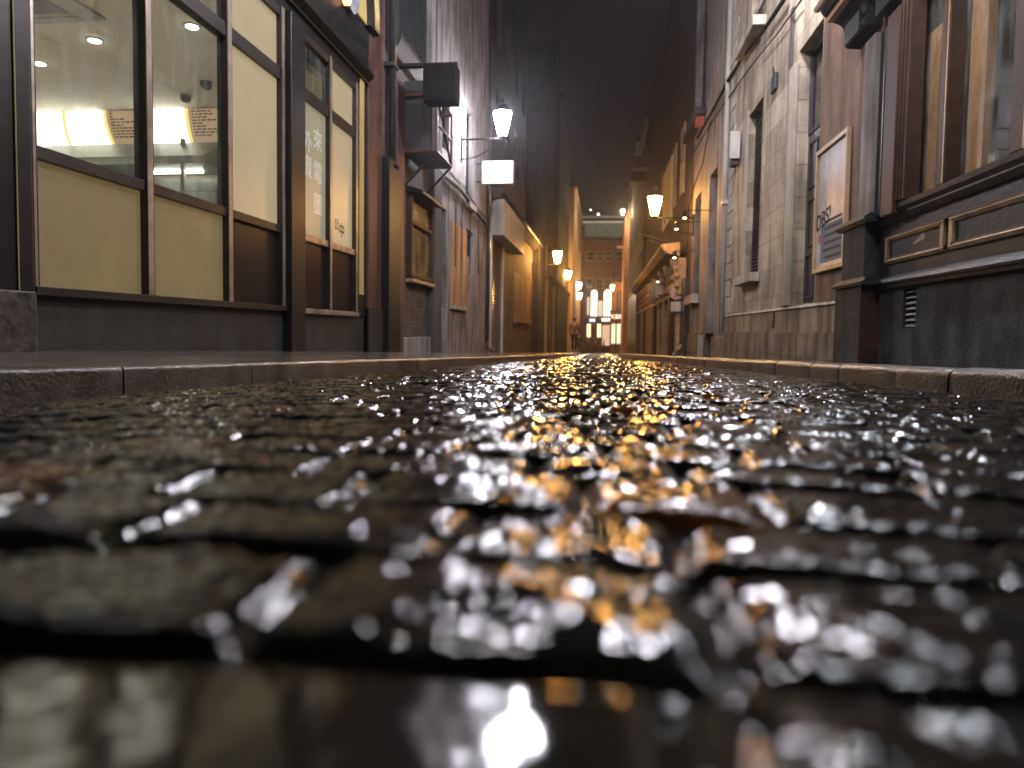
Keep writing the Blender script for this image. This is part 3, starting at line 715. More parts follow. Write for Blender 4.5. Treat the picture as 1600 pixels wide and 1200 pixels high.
MB().box(FL, hd[0]+.1, hd[1]-.1, -.079, -.06, 0, hd[3]-.2).build('door_panel', M_pipe, d)
MB().lathe((XL-.04, hd[1]-.12, .4), [(.03,0),(.03,.03)], 8).build('handle', M_steel, d)
w_ = MB()
for i in range(3): a = hb[0]+(hb[1]-hb[0])*i/3; w_.box(FL, a+.006, a+(hb[1]-hb[0])/3-.006, -.05, .015+.01*i, hb[2], hb[3])
w_ = w_.build('boarded_window', M_board, hs); MB().box(FL, hb[0]-.06, hb[1]+.06, .001, .09, hb[2]-.09, hb[2]-.003).build('sill', M_stonet, w_)
sash(FL, *hq, -.13, hs, M_iron, M_paned, 1, 1); sash(FL, *hu, -.13, hs, M_iron, M_paned, 1, 3); sash(FL, *hu2, -.13, hs, M_iron, M_paned, 1, 2)
MB().box(FL, hu[0]-.1, hu[1]+.1, .001, .14, hu[2]-.14, hu[2]-.01).build('window_ledge', M_stonet, hs)
# gutter/cable run
r = thing('gutter_pipe', 'dark pipe and cable bundle sagging along the grey rendered wall', 'pipe', (XL, yS, zl(680,245)))
m = MB(); pts = []
for i in range(13):
    t = i/12; px = 672+(764-672)*t; py = 246+(352-246)*t + 4*math.sin(t*9)
    q = onX(px, py, XL+.09); pts.append(tuple(q))
MB().tube(pts, .045, 8).build('main_pipe', M_iron, r, smooth=True)
for k, (dz, rr) in enumerate(((.10,.014),(.15,.01),(-.07,.012))):
    MB().tube([(a+.02, b, c+dz+.03*math.sin(i*1.9+k)) for i, (a, b, c) in enumerate(pts)], rr, 5).build('cable', M_iron, r)
for px in (712, 722, 735, 748):
    p = onX(px, 300+(px-700)*.9, XL+.03); MB().tube([(p.x,p.y,p.z),(p.x,p.y+.02,p.z-1.0-random.random()*.6)], .012, 5).build('hanging_wire', M_iron, r)
p = yl(757)
r = thing('drainpipe', 'slim slate drainpipe at the far end of the grey rendered house', 'drainpipe', (XL, p, pavL(p)))
MB().tube([(XL+.09,p,pavL(p)+.25),(XL+.09,p,9.5)], .055, 8).build('pipe', M_pipe, r, smooth=True)
MB().tube([(XL+.09,p,pavL(p)+.3),(XL+.12,p,pavL(p)+.1),(XL+.25,p,pavL(p)+.03)], .06, 8).build('shoe', M_pipe, r, smooth=True)

# lit square sign
p = onY(778, 270, 18.2); hw = 24.5*18.2/1108; hh = 17.5*18.2/1108
r = thing('lit_box_sign', 'blank glowing white square sign jutting from the wall under the white lantern', 'illuminated sign', (XL, 18.2, p.z))
MB().box(E(18.2), p.x-hw, p.x+hw, -.09, .09, p.z-hh, p.z+hh).build('sign_case', M_white, r)
for sg in (-1, 1): MB().box(E(18.2), p.x-hw+.02, p.x+hw-.02, .0905*sg, .0965*sg, p.z-hh+.02, p.z+hh-.02).build('lit_face', emis('sign face', (.97,1,.9), 3.2), r)
MB().box(E(18.2), XL, p.x-hw, -.02, .02, p.z+hh-.08, p.z+hh-.04).box(E(18.2), XL, p.x-hw, -.02, .02, p.z-hh+.04, p.z-hh+.08).build('arm', M_iron, r)

# ---- shutter shop, single storey
yU = yl(832); 
sh = thing('shuttered_shop', 'low shop with closed roller shutter and white fascia box, left of the street', 'shop', (XL, yT, pavL(yT)))
zrT = zl(800,352)
h1_ = H(765,783,368,560); h2_ = H(803,827,432,500); h3_ = H(794.5,798.5,466,510)
zrf = zl(770, 318)
skin(FL, yT+.003, yU, -1.6, zrf, [h1_, h2_, h3_], .16).build('wall', M_rendero, sh)
m = MB(); nS = 42
for i in range(nS):
    z0 = -1.0+(h1_[3]+1.0)*i/nS; z1 = -1.0+(h1_[3]+1.0)*(i+1)/nS
    m.prof(FL, [(-.12,z0),(-.075,z0+.004),(-.05,(z0+z1)/2),(-.075,z1-.004),(-.12,z1)], h1_[0], h1_[1])
m.build('roller_shutter', M_shut, sh)
for a in (h1_[0]-.12, h1_[1]): MB().box(FL, a, a+.12, .001, .07, -1.2, h1_[3]).build('shutter_guide', M_white, sh)
q = H(768,792,328,380)
MB().box(FL, h1_[0]-.1, yl(800), .001, .42, q[2], q[3]).build('fascia_box', M_white, sh, bevel=.01)
m = MB()
for i in range(3): a = h2_[0]+(h2_[1]-h2_[0])*i/3; m.box(FL, a+.01, a+(h2_[1]-h2_[0])/3-.01, -.05, .01+.01*i, h2_[2], h2_[3])
w_ = m.build('boarded_window', M_board, sh); MB().box(FL, h2_[0]-.1, h2_[1]+.1, .001, .1, h2_[2]-.12, h2_[2]-.003).build('sill', M_stonet, w_)
sash(FL, *h3_, -.13, sh, M_iron, M_paned, 1, 1)
MB().prof(FL, [(-.2,zrf),(.12,zrf),(.34,zrf+.12),(.38,zrf+.22),(.38,zrf+.32),(-.2,zrf+.34)], yT, yU).build('cornice', M_dark, sh)
MB().tube([(XL+.4,yT+.1,zrf+.2),(XL+.4,yU,zrf+.2)], .07, 8).build('gutter', M_iron, sh, smooth=True)
# ---- tall dark buildings behind
def dark_block(nm, lab, fr, a0, a1, z1, off, m, win=None, dep=5):
    r = thing(nm, lab, 'building', fr.p(a0, 0, gz(a0)-.5)); f2 = Fr(fr.k, fr.o - off if fr.k == 'L' else fr.o + off)
    holes = []
    if win:
        n_, z_list, ww, hh_ = win
        for i in range(n_):
            c = a0+(a1-a0)*(i+.5)/n_
            for z in z_list: holes.append((c-ww/2, c+ww/2, z, z+hh_))
    skin(f2, a0, a1, -4.5, z1, holes, .15, dep).build('wall', m, r)
    for h in holes: sash(f2, *h, -.12, r, M_dark, M_paned, 2, 2, bar=.05)
    MB().prof(f2, [(-.1,z1-.2),(.15,z1-.12),(.2,z1),(.2,z1+.1),(-.1,z1+.12)], a0, a1).build('cornice', m, r)
    return r
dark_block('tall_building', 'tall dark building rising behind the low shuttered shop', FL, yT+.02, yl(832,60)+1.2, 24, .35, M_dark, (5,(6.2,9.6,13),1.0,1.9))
lw = dark_block('low_building', 'low tan rendered building under the amber lanterns on the left', FL, 36.4, 49.9, 5.0, .0, M_rendero, None)
ya3 = 50.0
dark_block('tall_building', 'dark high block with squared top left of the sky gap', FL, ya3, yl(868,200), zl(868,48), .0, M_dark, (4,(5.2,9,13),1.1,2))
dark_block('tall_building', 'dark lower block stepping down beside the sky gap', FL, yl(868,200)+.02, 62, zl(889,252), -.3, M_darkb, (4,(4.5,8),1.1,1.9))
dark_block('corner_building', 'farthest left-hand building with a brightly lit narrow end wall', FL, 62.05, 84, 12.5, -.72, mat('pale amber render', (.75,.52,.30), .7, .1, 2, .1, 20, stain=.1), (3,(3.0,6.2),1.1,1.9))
t = MB().box(FL, yl(831), yl(842), .001, .30, -4, 7).build('dark_gap_pier', M_dark); tag(t, 'dark pier standing in for the dark gap between the boarded shop and amber shopfront', 'pier')  # dark gap between the buildings put in as a dark-coloured pier
t = MB().box(FL, yl(847,405), yl(853,405), .001, .10, zl(850,436), zl(850,380)).build('amber_wash_panel', M_yellow); tag(t, 'yellow wall patch painted as the wash of the nearer left amber lantern', 'amber wash panel')  # lantern's amber wash put into the wall as yellow colour
# amber lit pub ground floor details under the lamps
r = thing('amber_shopfront', 'amber lit shopfront of pilasters and cornice under the far left lanterns', 'shopfront', (XL, 38, gz(38)))
m = MB()
for k, px in enumerate((849, 856, 862, 868, 874, 879)):
    a = yl(px); MB().box(FL, a, a+.55, .001, .22, -4, zl(px, 440)+.3).build('pilaster', (M_yellow, M_rendero)[k % 2], r, bevel=.02)
MB().prof(FL, [(.001,0.75+2.1),(.3,2.95),(.5,3.15),(.5,3.25),(.001,3.3)], yl(847), yl(882)).build('cornice', M_rendero, r)
for k, px in enumerate((852, 859, 866, 872)):
    a = yl(px)+.8; MB().box(FL, a, a+1.5, .001, .05, -3.5, 1.9).build('door', M_voids, r)
MB().box(FL, yl(881), yl(888), .001, .06, -4, 1.2).build('shutter', M_voids, r)
r = thing('hanging_banner', 'tall narrow red and white banner hung from the corner of the bright wall', 'banner', (XL+.8, 76, 9))
pA, pB = onY(896,345,76), onY(903,392,76)
MB().box(E(76), pA.x, pA.x+.14, -.04, .04, pB.z, pA.z).box(E(76), pB.x, pB.x+.4, -.04, .04, pB.z-.3, pB.z-.0).build('pole', M_orange, r)
MB().prism(E(76), [(pA.x+.2,pA.z),(pA.x+.45,pA.z),(pB.x+.4,pB.z+.0),(pB.x+.1,pB.z+.0)], -.03, .03).build('cloth', mat('pale red cloth',(.5,.22,.18),.7), r)

# ================================================================== RIGHT SIDE
# ---- pub
XP = 2.34; fP = Fr('R', XR)
pub = thing('corner_pub', 'black painted pub front with brown timber windows and tan panel mouldings', 'pub', (XR, 4, pavR(4)))
yPf = yr(1370, 500)      # far end of the pub's flat front
yPil0, yPil1 = yPf, yr(1303, 500, XP)
zp = zr(1600, 412); zpt = zr(1600, 396)        # plinth moulding
zsl = zr(1600, 237); zwt = 2.85
y_n = 1.2
M_pubpl = mat('weathered black plinth', (.045,.045,.046), .75, .5, 4.5, .5, 45, c2=(.018,.018,.018), stain=.5, spec=.2)
hv = H(1411, 1431, 450, 512, 'R')
skin(fP, y_n, yPf, -.7, zp, [hv], .09, .6).build('plinth', M_pubpl, pub)
v = MB()
for i in range(7): z = hv[2]+(hv[3]-hv[2])*(i+.3)/7; v.prof(fP, [(-.08,z+.02),(-.02,z-.004),(-.02,z+.006),(-.08,z+.03)], hv[0]+.03, hv[1]-.002)
v.build('air_vent', M_white, pub)
MB().box(fP, hv[0]-.0, hv[1], -.09, -.001, hv[2]-.03, hv[2]-.002).build('vent_sill', M_white, pub)
MB().prof(fP, [(.0,zp+.002),(.045,zp+.002),(.06,zp+.02),(.05,zp+.05),(.03,zpt),(.0,zpt+.02)], y_n, yPf-.02).build('plinth_moulding', M_blackw, pub)
MB().prof(fP, [(.0,zp-.03),(.03,zp-.03),(.035,zp-.001),(.0,zp-.001)], y_n, yPf-.02).build('plinth_bead', M_blackw, pub)
skin(fP, y_n, yPf, zp+.003, zsl-.14, [], .05, .5).build('panel_wall', M_blackw, pub)
MB().prof(fP, [(.0,zsl-.15),(.03,zsl-.14),(.05,zsl-.10),(.05,zsl-.085),(.085,zsl-.06),(.09,zsl-.02),(.03,zsl+.0),(-.12,zsl+.005),(-.12,zsl-.15)], y_n, yPf-.05).build('window_sill', M_blackw, pub)
def panel(p, py, name='timber_panel'):
    b0, b1, z0, z1 = p; wv = .055
    o = MB().box(fP, b0+wv, b1-wv, .001, .006, z0+wv, z1-wv).build(name, M_blackw, pub)
    m = MB()
    for (q0, q1, q2, q3) in ((b0,b1,z1-wv,z1),(b0,b1,z0,z0+wv),):
        m.prof(fP, [(.001,q2),(.02,q2+.004),(.034,(q2+q3)/2),(.02,q3-.014),(.026,q3-.006),(.001,q3)], q0, q1)
    for q0, q1 in ((b0, b0+wv), (b1-wv, b1)):
        n = len(m.v); m.prism(fP, [(q0,z0+.01),(q1,z0+wv),(q1,z1-wv),(q0,z1-.01)] if q0 == b0 else [(q0,z0+wv),(q1,z0+.01),(q1,z1-.01),(q0,z1-wv)], .0015, .03)
    m.build('panel_moulding', M_tanw, o, bevel=.003); return o
zq1, zq0 = zr(1480,340), zr(1480,393)
pn = panel((yr(1480,370), yr(1388,385), zq0, zq1), 0)
rng2 = random.Random(3)
a_, z_ = yr(1438,373), zr(1438,373)
MB().prism(fP, [(a_+.10,z_-.015),(a_+.04,z_-.002),(a_-.0,z_+.012),(a_-.03,z_+.04),(a_-.06,z_+.036),(a_-.08,z_+.03),(a_-.10,z_+.005),(a_-.09,z_-.012),(a_-.04,z_-.014),(a_+.0,z_-.022),(a_+.12,z_-.035)], .0061, .008).build('bare_patch', mat('bare plaster patch',(.42,.30,.2),.7), pn)
panel((yr(1760,330), yr(1488,370), zq0, zq1), 0); panel((y_n+.1, yr(1770,330), zq0, zq1), 0)
# pilaster at the far end of the pub
def pil(X0, p0, p1, z0, z1, m, nm): 
    a, b = yr(p1, 500, X0), yr(p0, 500, X0); return MB().box(Fr('R', XR), a, b, -.05, XR-X0, z0, z1).build(nm, m, pub, bevel=.008)
zb2 = zr(1340, 447, XP)
pil(XP, 1303, 1343, -.8, zb2, M_pubpl, 'pilaster_base')
MB().box(fP, yr(1343,500,XP)-.004, yr(1343,500,XP)-.001, -.05, XR-XP, -.8, zb2-.02).build('pilaster_return', M_brownw, pub)
a, b = yr(1346,500,XP), yr(1303,500,XP)
MB().prof(fP, [(-.05,zb2+.002),(XR-XP+.02,zb2+.002),(XR-XP+.03,zb2+.03),(XR-XP-.005,zb2+.05),(XR-XP-.01,zb2+.08),(-.05,zb2+.08)], a-.02, b+.02).build('base_moulding', M_blackw, pub, bevel=.004)
zc2 = zr(1345, 350, XP)
pil(XP+.03, 1312, 1346, zb2+.08, zc2, M_pubpl, 'pilaster_die')
MB().prof(fP, [(-.05,zc2+.002),(XR-XP-.02,zc2+.002),(XR-XP+.02,zc2+.03),(XR-XP+.02,zc2+.055),(XR-XP-.03,zc2+.09),(-.05,zc2+.09)], a-.03, b+.02).build('cap_moulding', M_blackw, pub, bevel=.004)
pil(XP+.05, 1334, 1350, zc2+.09, 2.72, M_renderp, 'pilaster_shaft')
pil(XP+.10, 1351, 1367, zc2+.09, 2.72, M_black, 'pilaster_shaft')
pil(XP+.04, 1368, 1386, zc2+.0, 2.72, M_brownw, 'reeded_post')
for k, (q0, q1) in enumerate(((1388,1391),(1393,1396),(1398,1403))): pil(XP+.06+.012*k, q0, q1, zsl, zwt, M_brownw, 'reed')
# window
yw1, yw0 = yr(1404, 200), y_n+.1
pm0, pm1 = yr(1487,200), yr(1475,200)
pe0, pe1 = yr(1612,200), yr(1592,200)
def wpost(a, b, dd=.04): MB().box(fP, a, b, -.1, dd, zsl+.006, zwt).build('window_post', M_brownw, pub, bevel=.006); MB().box(fP, a+.012, a+.022, dd+.0005, dd+.006, zsl+.006, zwt).build('pine_bead', M_orangew, pub)
wpost(pm0, pm1); wpost(pe0-.02, pe1+.02)
for a, b in ((pm1, yw1), (pe1+.02, pm0), (y_n+.1, pe0-.02)):
    MB().box(fP, a, b, -.075, -.07, zsl+.006, zwt).build('window_pane', G, pub)
MB().box(fP, y_n, yPf-.3, -1.1, -1.0, zsl-.3, 3.2).build('room_wall', mat('pub interior wall', (.20,.10,.05), .7), pub)
M_curt = mat('orange brown drape', (.62,.30,.12), .7, .3, 5, .3, 30)
for a, b in ((yr(1443,200), yw1), (yr(1512,200), pm0-.01), (pe1+.04, pe1+.10)):
    MB().box(fP, a, b, -.16, -.10, zsl+.006, 2.45).build('window_board', M_curt, pub)
MB().box(fP, y_n, yPf-.3, -1.0, -.08, zsl-.13, zsl-.1).build('display_shelf', M_brownw, pub)
MB().box(fP, y_n, yPf, -2.5, .12, zwt, 3.9).box(fP, y_n, yPf+.01, -2.5, -1.2, -.6, zwt-.01).build('fascia', M_black, pub)
MB().prof(fP, [(.12,3.0),(.18,3.05),(.34,3.3),(.36,3.4),(.12,3.4)], y_n, yPf+.05).build('fascia_cornice', M_black, pub)
# console at the end of the fascia
cz = zr(1335, 62, XP); ct = zr(1335, 5, XP-.15)
MB().prof(fP, [(-.1,cz)] + [(.14+.03*math.sin(i*math.pi/6), cz+.02+i*.018) for i in range(7)] + [(.16+.15*(1-math.cos(i*math.pi/12)), cz+.15+.13*math.sin(i*math.pi/12)) for i in range(7)] + [(.33,cz+.29),(.33,cz+.33),(.37,cz+.34),(.40,cz+.38),(.40,ct+.3),(-.1,ct+.3)], yr(1352,60,XP), yr(1320,60,XP)).build('console', mat('soot black timber', (.006,.006,.007), .7, stain=0, spec=.2), pub, bevel=.006)
MB().prof(fP, [(.401,cz+.40),(.44,cz+.40),(.46,cz+.43),(.401,cz+.43)], yr(1352,60,XP)-.02, yr(1318,60,XP)).build('lead_flashing', M_steel, pub)
MB().box(fP, y_n, yPf, -2.5, 0, 3.91, 12).build('upper_wall', M_dark, pub)
for k, yy_ in enumerate((2.7, 4.1, 5.5)):  # added unseen lamps, put in only for glints along the road's right side
    xx_ = XR-.62; zz_ = 3.45
    r = thing('added_glint_lamp', 'added unseen lamp for road glints, over the pub front, %s of three' % ['nearest','middle','farthest'][k], 'spot lamp', (XR-.12, yy_, 3.7), 'added unseen lamps over the pub fascia')
    MB().lathe((xx_, yy_, zz_), [(.10,-.05),(.105,-.045),(.07,.05),(.03,.09)], 12).build('lamp_shade', M_iron, r, smooth=True)
    MB().lathe((xx_, yy_, zz_-.056), [(.085,0),(.085,.004)], 12).build('bulb', emis('added cool glint bulb', (.86,.92,1), 300), r)
    MB().tube([(XR-.1, yy_, 3.55),(XR-.3, yy_, 3.8),(XR-.55, yy_, 3.75),(xx_, yy_, zz_+.08)], .012, 6).build('arm', M_iron, r, smooth=True)
# ---- stone house
yN0, yN1 = yPf+.012, yr(1133, 480)
st = thing('stone_house', 'weathered ashlar stone house with louvred window and tall dark doorway', 'house', (XR, yN0, pavR(yN0)))
zbase = zr(1250, 520); zstr = zr(1250, 481)
hw_ = H(1167,1188,172,428,'R'); hdr = H(1243,1279,64,474,'R'); hup = H(1178,1200,-200,40,'R'); hup2 = H(1240,1285,-260,-30,'R')
skin(FRt, yN0, yN1, zstr, 12, [hw_, hdr, hup], .2, 3).build('wall', M_stone, st)
skin(Fr('R', XR-.05), yN0, yN1, -1.2, zbase, [], .03, .5).build('base_course', M_stoneb, st)
skin(Fr('R', XR-.025), yN0, yN1, zbase, zstr, [], .03, .5).build('plinth', mat('plinth stone', (.33,.26,.18), .7, .3, 2, .5, 30, stain=.6, brick=(1.2,.9,.006,(.4,.4,.4))), st)
MB().prof(FRt, [(.0,zstr-.002),(.045,zstr-.002),(.03,zstr+.03),(.0,zstr+.035)], yN0, yN1-.4).build('string_course', M_stonet, st)
# brown wall beside the door up to the pub
MB().box(FRt, yN0, hdr[0]-.06, .001, .012, zstr+.04, 5).build('painted_strip', M_brownwall, st)
# door surround and door
MB().box(FRt, hdr[1], hdr[1]+.28, .001, .06, zstr+.04, zr(1240,110)).build('door_jamb', M_stonet, st, bevel=.01)
MB().box(FRt, hdr[1]+.30, hdr[1]+.40, .001, .035, zstr+.04, 4.4).build('downpipe_chase', M_dark, st)
d = MB().box(FRt, hdr[0], hdr[1], -.19, -.15, hdr[2], zr(1260,200)).build('door', mat('brown black door paint', (.035,.026,.024), .4, coat=.3), st)
m = MB()
for (f0, f1) in ((.04,.3),(.34,.62),(.68,.95)):
    z0 = hdr[2]+(zr(1260,200)-hdr[2])*f0; z1 = hdr[2]+(zr(1260,200)-hdr[2])*f1
    for s0, s1 in ((.1,.46),(.54,.9)):
        A0_ = hdr[0]+(hdr[1]-hdr[0])*s0; A1_ = hdr[0]+(hdr[1]-hdr[0])*s1
        m.box(FRt, A0_, A1_, -.149, -.13, z0, z0+.03).box(FRt, A0_, A1_, -.149, -.13, z1-.03, z1).box(FRt, A0_, A0_+.03, -.149, -.13, z0+.03, z1-.03).box(FRt, A1_-.03, A1_, -.149, -.13, z0+.03, z1-.03)
m.build('door_moulding', M_dark, d)
MB().lathe((XR+.11, hdr[0]+.14, .45), [(.02,0),(.035,.015),(.035,.04),(.02,.055)], 10).build('handle', M_steel, d)
sash(FRt, hdr[0], hdr[1], zr(1260,200)+.01, hdr[3], -.19, st, M_dark, M_paned, 2, 1, bar=.05, name='transom_light')
# louvred window
m = MB(); n_ = 46
for i in range(n_):
    z = hw_[2]+(hw_[3]-hw_[2])*i/n_; m.prof(FRt, [(-.17,z+.05),(-.11,z),(-.11,z+.012),(-.17,z+.062)], hw_[0]+.001, hw_[1]-.001)
w_ = m.build('louvred_window', mat('dark louvres', (.06,.055,.055), .5), st)
q = H(1152,1188,426,441,'R', XR-.12)
MB().box(FRt, hw_[0]-.12, hw_[1]+.2, .001, .16, hw_[2]-.15, hw_[2]-.003).build('sill', M_stonet, w_, bevel=.01)
MB().box(FRt, hw_[1]+.001, hw_[1]+.16, .001, .03, hw_[2], hw_[3]+.1).build('architrave', M_stonet, w_)
sash(FRt, *hup, -.16, st, M_dark, M_paned, 1, 2)
MB().box(FRt, hup[0]-.1, hup[1]+.3, .001, .22, hup[2]-.16, hup[2]-.003).build('window_ledge', M_stonet, st, bevel=.01)
MB().box(FRt, yN0, yN1, .001, .05, 5.3, 5.42).build('floor_band', M_stonet, st)
# quoins
m = MB(); k = 0; z = zstr+.06
while z < 9:
    m.box(FRt, yr(1148,300)+(.12 if k % 2 else 0), yN1-.02, .001, .02, z, z+.30); z += .335; k += 1
m.build('quoin_stones', M_stonet, st, bevel=.006)
# small fittings
p0 = H(1209,1216,118,142,'R'); r = thing('wall_vent', 'small dark iron vent high on the pale stone wall', 'vent', (XR, p0[0], p0[2]))
MB().box(FRt, *p0[:2], .001, .05, *p0[2:]).build('vent_cover', M_iron, r, bevel=.008); MB().tube([(XR-.03,(p0[0]+p0[1])/2,p0[3]),(XR-.05,(p0[0]+p0[1])/2,p0[3]+.12)], .012, 6).build('hook', M_iron, r)
p0 = H(1152,1158,210,250,'R'); r = thing('meter_box', 'slim white utility box with dark holder on the quoins', 'utility box', (XR, p0[0], p0[2]))
MB().box(FRt, p0[0], p0[0]+.07, .021, .2, *p0[2:]).build('box_lid', M_white, r); MB().box(FRt, p0[0]+.075, p0[0]+.35, .021, .14, p0[2]-.1, p0[3]-.15).build('holder', M_dark, r)
p0 = H(1209,1213,488,512,'R'); tag(MB().box(FRt, p0[0], p0[1], .026, .04, p0[2], p0[3]).build('wall_slot', M_voids), 'narrow dark slot plate low on the stone plinth', 'vent')
r = thing('downpipe', 'slim white painted downpipe between the stone house and the lilac house', 'downpipe', (XR, yN1, zbase))
MB().tube([(XR-.07,yN1,zr(1130,524)),(XR-.07,yN1,10)], .05, 8).build('pipe', M_white, r, smooth=True)
MB().box(Fr('R',XR), yN1-.1, yN1+.1, .0, .13, 2.6, 2.68).build('pipe_clip', M_white, r)
# cables
M_cab = mat('matt black cable', (.008,.008,.008), .95, stain=0, bump=0, spec=.05)
def cable(pts_px, X, rad, label, m=M_cab):
    pts = [tuple(onX(a, b, X)) for a, b in pts_px]; o = MB().tube(pts, rad, 6).build('cable', m, smooth=True); return tag(o, label, 'cable', 'cables clipped along the right-hand fronts')
cable([(1252,0),(1215,52),(1180,95),(1140,150),(1110,195),(1079,246)], XR-.06, .012, 'thin black cable sloping along the stone and lilac fronts')
cable([(1228,-5),(1205,30),(1190,52),(1160,90),(1140,122),(1115,170),(1090,215)], XR-.08, .035, 'thick dark cable above the thin one, under the upper sills')
cable([(1110,190),(1098,255),(1085,290),(1076,320),(1074,420),(1070,545)], XR-.05, .014, 'black cable dropping down the corner of the lilac house')
# poster frame
TL, TR_, BR, BL = onX(1279,236,XR-.03), onX(1325,204,XR-.03), onX(1319,414,XR-.03), onX(1273,430,XR-.03)
Pa0, Pa1 = yr(1325,300,XR-.03), yr(1276,330,XR-.03); Pz0 = (BR.z+BL.z)/2; Pz1 = (TL.z+TR_.z)/2
r = thing('poster_frame', 'wooden framed faded poster with graffiti between the door and the pub', 'poster', (XR, (Pa0+Pa1)/2, Pz0))
M_frame = mat('pine frame', (.50,.33,.20), .45, .2, 6, .1, 40, stain=.2)
MB().box(FRt, Pa0, Pa1, .013, .06, Pz0, Pz0+.05).box(FRt, Pa0, Pa1, .013, .06, Pz1-.05, Pz1).box(FRt, Pa0, Pa0+.04, .013, .06, Pz0+.05, Pz1-.05).box(FRt, Pa1-.04, Pa1, .013, .06, Pz0+.05, Pz1-.05).build('frame', M_frame, r, bevel=.004)
M_post = mat('faded poster paper', (.52,.50,.55), .4, .3, 1.6, .02, c2=(.40,.30,.27), stain=.2)
sheet = MB().box(FRt, Pa0+.04, Pa1-.04, .02, .03, Pz0+.05, Pz1-.05).build('poster_sheet', M_post, r)
pc = (Pa0+Pa1)/2; PH = Pz1-Pz0
MB().box(FRt, Pa0+.07, Pa1-.20, .0302, .031, Pz0+.1, Pz0+PH*.37).build('grey_block', mat('grey print',(.14,.14,.16),.7,stain=0), r)
MB().box(FRt, Pa1-.19, Pa1-.12, .0302, .031, Pz0+PH*.24, Pz0+PH*.31).build('red_mark', mat('red print',(.5,.03,.03),.3), r)
text('DBS!', .26, M_dl, r, mR(XR-.033, Pa1-.28, Pz0+PH*.42) @ Matrix.Rotation(.12,4,'Z'), 'graffiti')
M_pl = mat('dark print', (.04,.04,.05), .8, stain=0)
for i in range(6):
    z = Pz0+.14+i*.08; MB().box(FRt, Pa0+.12+random.random()*.1, Pa1-.28-random.random()*.1, .0312, .032, z, z+.03).build('print_line', M_pl, r)
# small orange lit sign high by the pub
p0 = H(1300,1325,-20,9,'R',XR-.3)
r = thing('hanging_lamp_box', 'small orange lit box sign high at the end of the pub front', 'sign', (XR, p0[0], p0[2]))
MB().box(FRt, p0[0], p0[1], .18, .34, p0[2]-.05, p0[3]+.2).build('box_body', M_orangew, r); MB().box(FRt, p0[0]+.05, p0[1]-.05, -.0, .18, p0[2]-.3, p0[2]-.055).build('bracket', M_iron, r)

# ---- lilac house
yM0, yM1 = yN1+.06, yr(1076, 480)
li = thing('lilac_house', 'smooth lilac grey painted house with narrow window and tall recessed doorway', 'house', (XR, yM0, pavR(yM0)))
h1 = H(1083,1092,308,460,'R'); h2 = H(1104,1116,272,530,'R'); h3 = H(1090,1106,-260,175,'R')
skin(Fr('R',XR+.03), yM0, yM1, zr(1100,527), 11.5, [h1, (h2[0],h2[1],zr(1100,527),h2[3]), h3], .28, 3).build('wall', M_renderp, li)
skin(Fr('R',XR-.02), yM0, h2[0]-.0, -1.6, zr(1100,527), [], .05, .5).box(Fr('R',XR-.02), h2[1], yM1, -.5, 0, -1.6, zr(1080,520)).build('base_course', M_stoneb, li)
w_ = sash(Fr('R',XR+.03), *h1, -.24, li, M_dark, M_paned, 1, 2); MB().box(FRt, h1[0]-.1, h1[1]+.3, -.02, .16, h1[2]-.25, h1[2]-.003).build('sill', M_stonet, w_, bevel=.01)
MB().box(Fr('R',XR+.03), h2[0], h2[1], -.27, -.22, -1.3, h2[3]).build('door', M_renderp, li)
MB().box(FRt, h2[1]-.0, h2[1]+.5, -.02, .10, -1.3, zr(1100,524)).build('door_block', M_stonet, li, bevel=.015)
w_ = sash(Fr('R',XR+.03), *h3, -.24, li, M_dark, M_paned, 1, 2)
MB().box(FRt, h3[0]-.25, h3[1]+.6, -.02, .24, h3[2]-.18, h3[2]-.003).build('window_ledge', M_dark, li, bevel=.01)
MB().box(FRt, h3[0]-.1, h3[0]+.1, .0, .2, h3[2]-.45, h3[2]-.2).build('ledge_bracket', mat('red paint',(.4,.06,.03),.5), li)

# ---- ornate pub beyond
yO1 = yr(1003, 480)
op = thing('ornate_pub', 'ornate pub front with carved frieze, slim pilasters and amber light', 'pub', (XR, yM1, pavR(yM1)))
skin(FRt, yM1+.02, yO1, -3, zr(1036,55), [], .05, 4).build('wall', M_darkb, op)
MB().box(FRt, yr(1052,300), yr(1039,300), .001, .08, zr(1045,352), zr(1045,262)).build('lamp_glow_panel', mat('painted lamp glow', (.75,.62,.30), .7, .1, stain=.1), op)  # right lantern's glow on the wall put in as pale yellow colour
M_carv = mat('carved amber plaster', (.36,.24,.13), .6, .4, 5, 1, 9, stain=.3)
fz0, fz1 = 1.15, 2.3
rr_ = random.Random(4)
a = yM1+1.2; k = 0
while a < yO1-1:
    wd = .32+a*.006
    o = MB().box(FRt, a, a+wd, .001, .22, -3, fz0).build('pilaster', (M_carv, M_brownw)[k % 3 == 1], op, bevel=.02)
    MB().box(FRt, a+wd+.3, a+wd+1.5, .001, .05, -3, .6).build('window', M_paned, op)
    MB().prof(FRt, [(.2,fz0+.1),(.27,fz0+.15),(.30,fz1-.45),(.42,fz1-.15),(.42,fz1-.02),(.2,fz1-.02)], a+.05, a+wd-.02).build('corbel', M_carv, op, bevel=.03)
    a += 2.1+a*.012; k += 1
MB().box(FRt, yM1+.9, yO1, .001, .24, fz0+.002, fz1-.05).build('frieze', M_carv, op)
a = yM1+1.0
while a < yO1-.5:
    for z in (fz0+.25, fz0+.55, fz0+.8):
        r0 = rr_.uniform(.07,.16); MB().lathe((XR-.26, a+rr_.uniform(-.1,.1), z), [(r0*.3,-r0),(r0,-r0*.3),(r0,.3*r0),(r0*.3,r0)], 6).build('carved_rosette', M_carv, op)
    a += .8
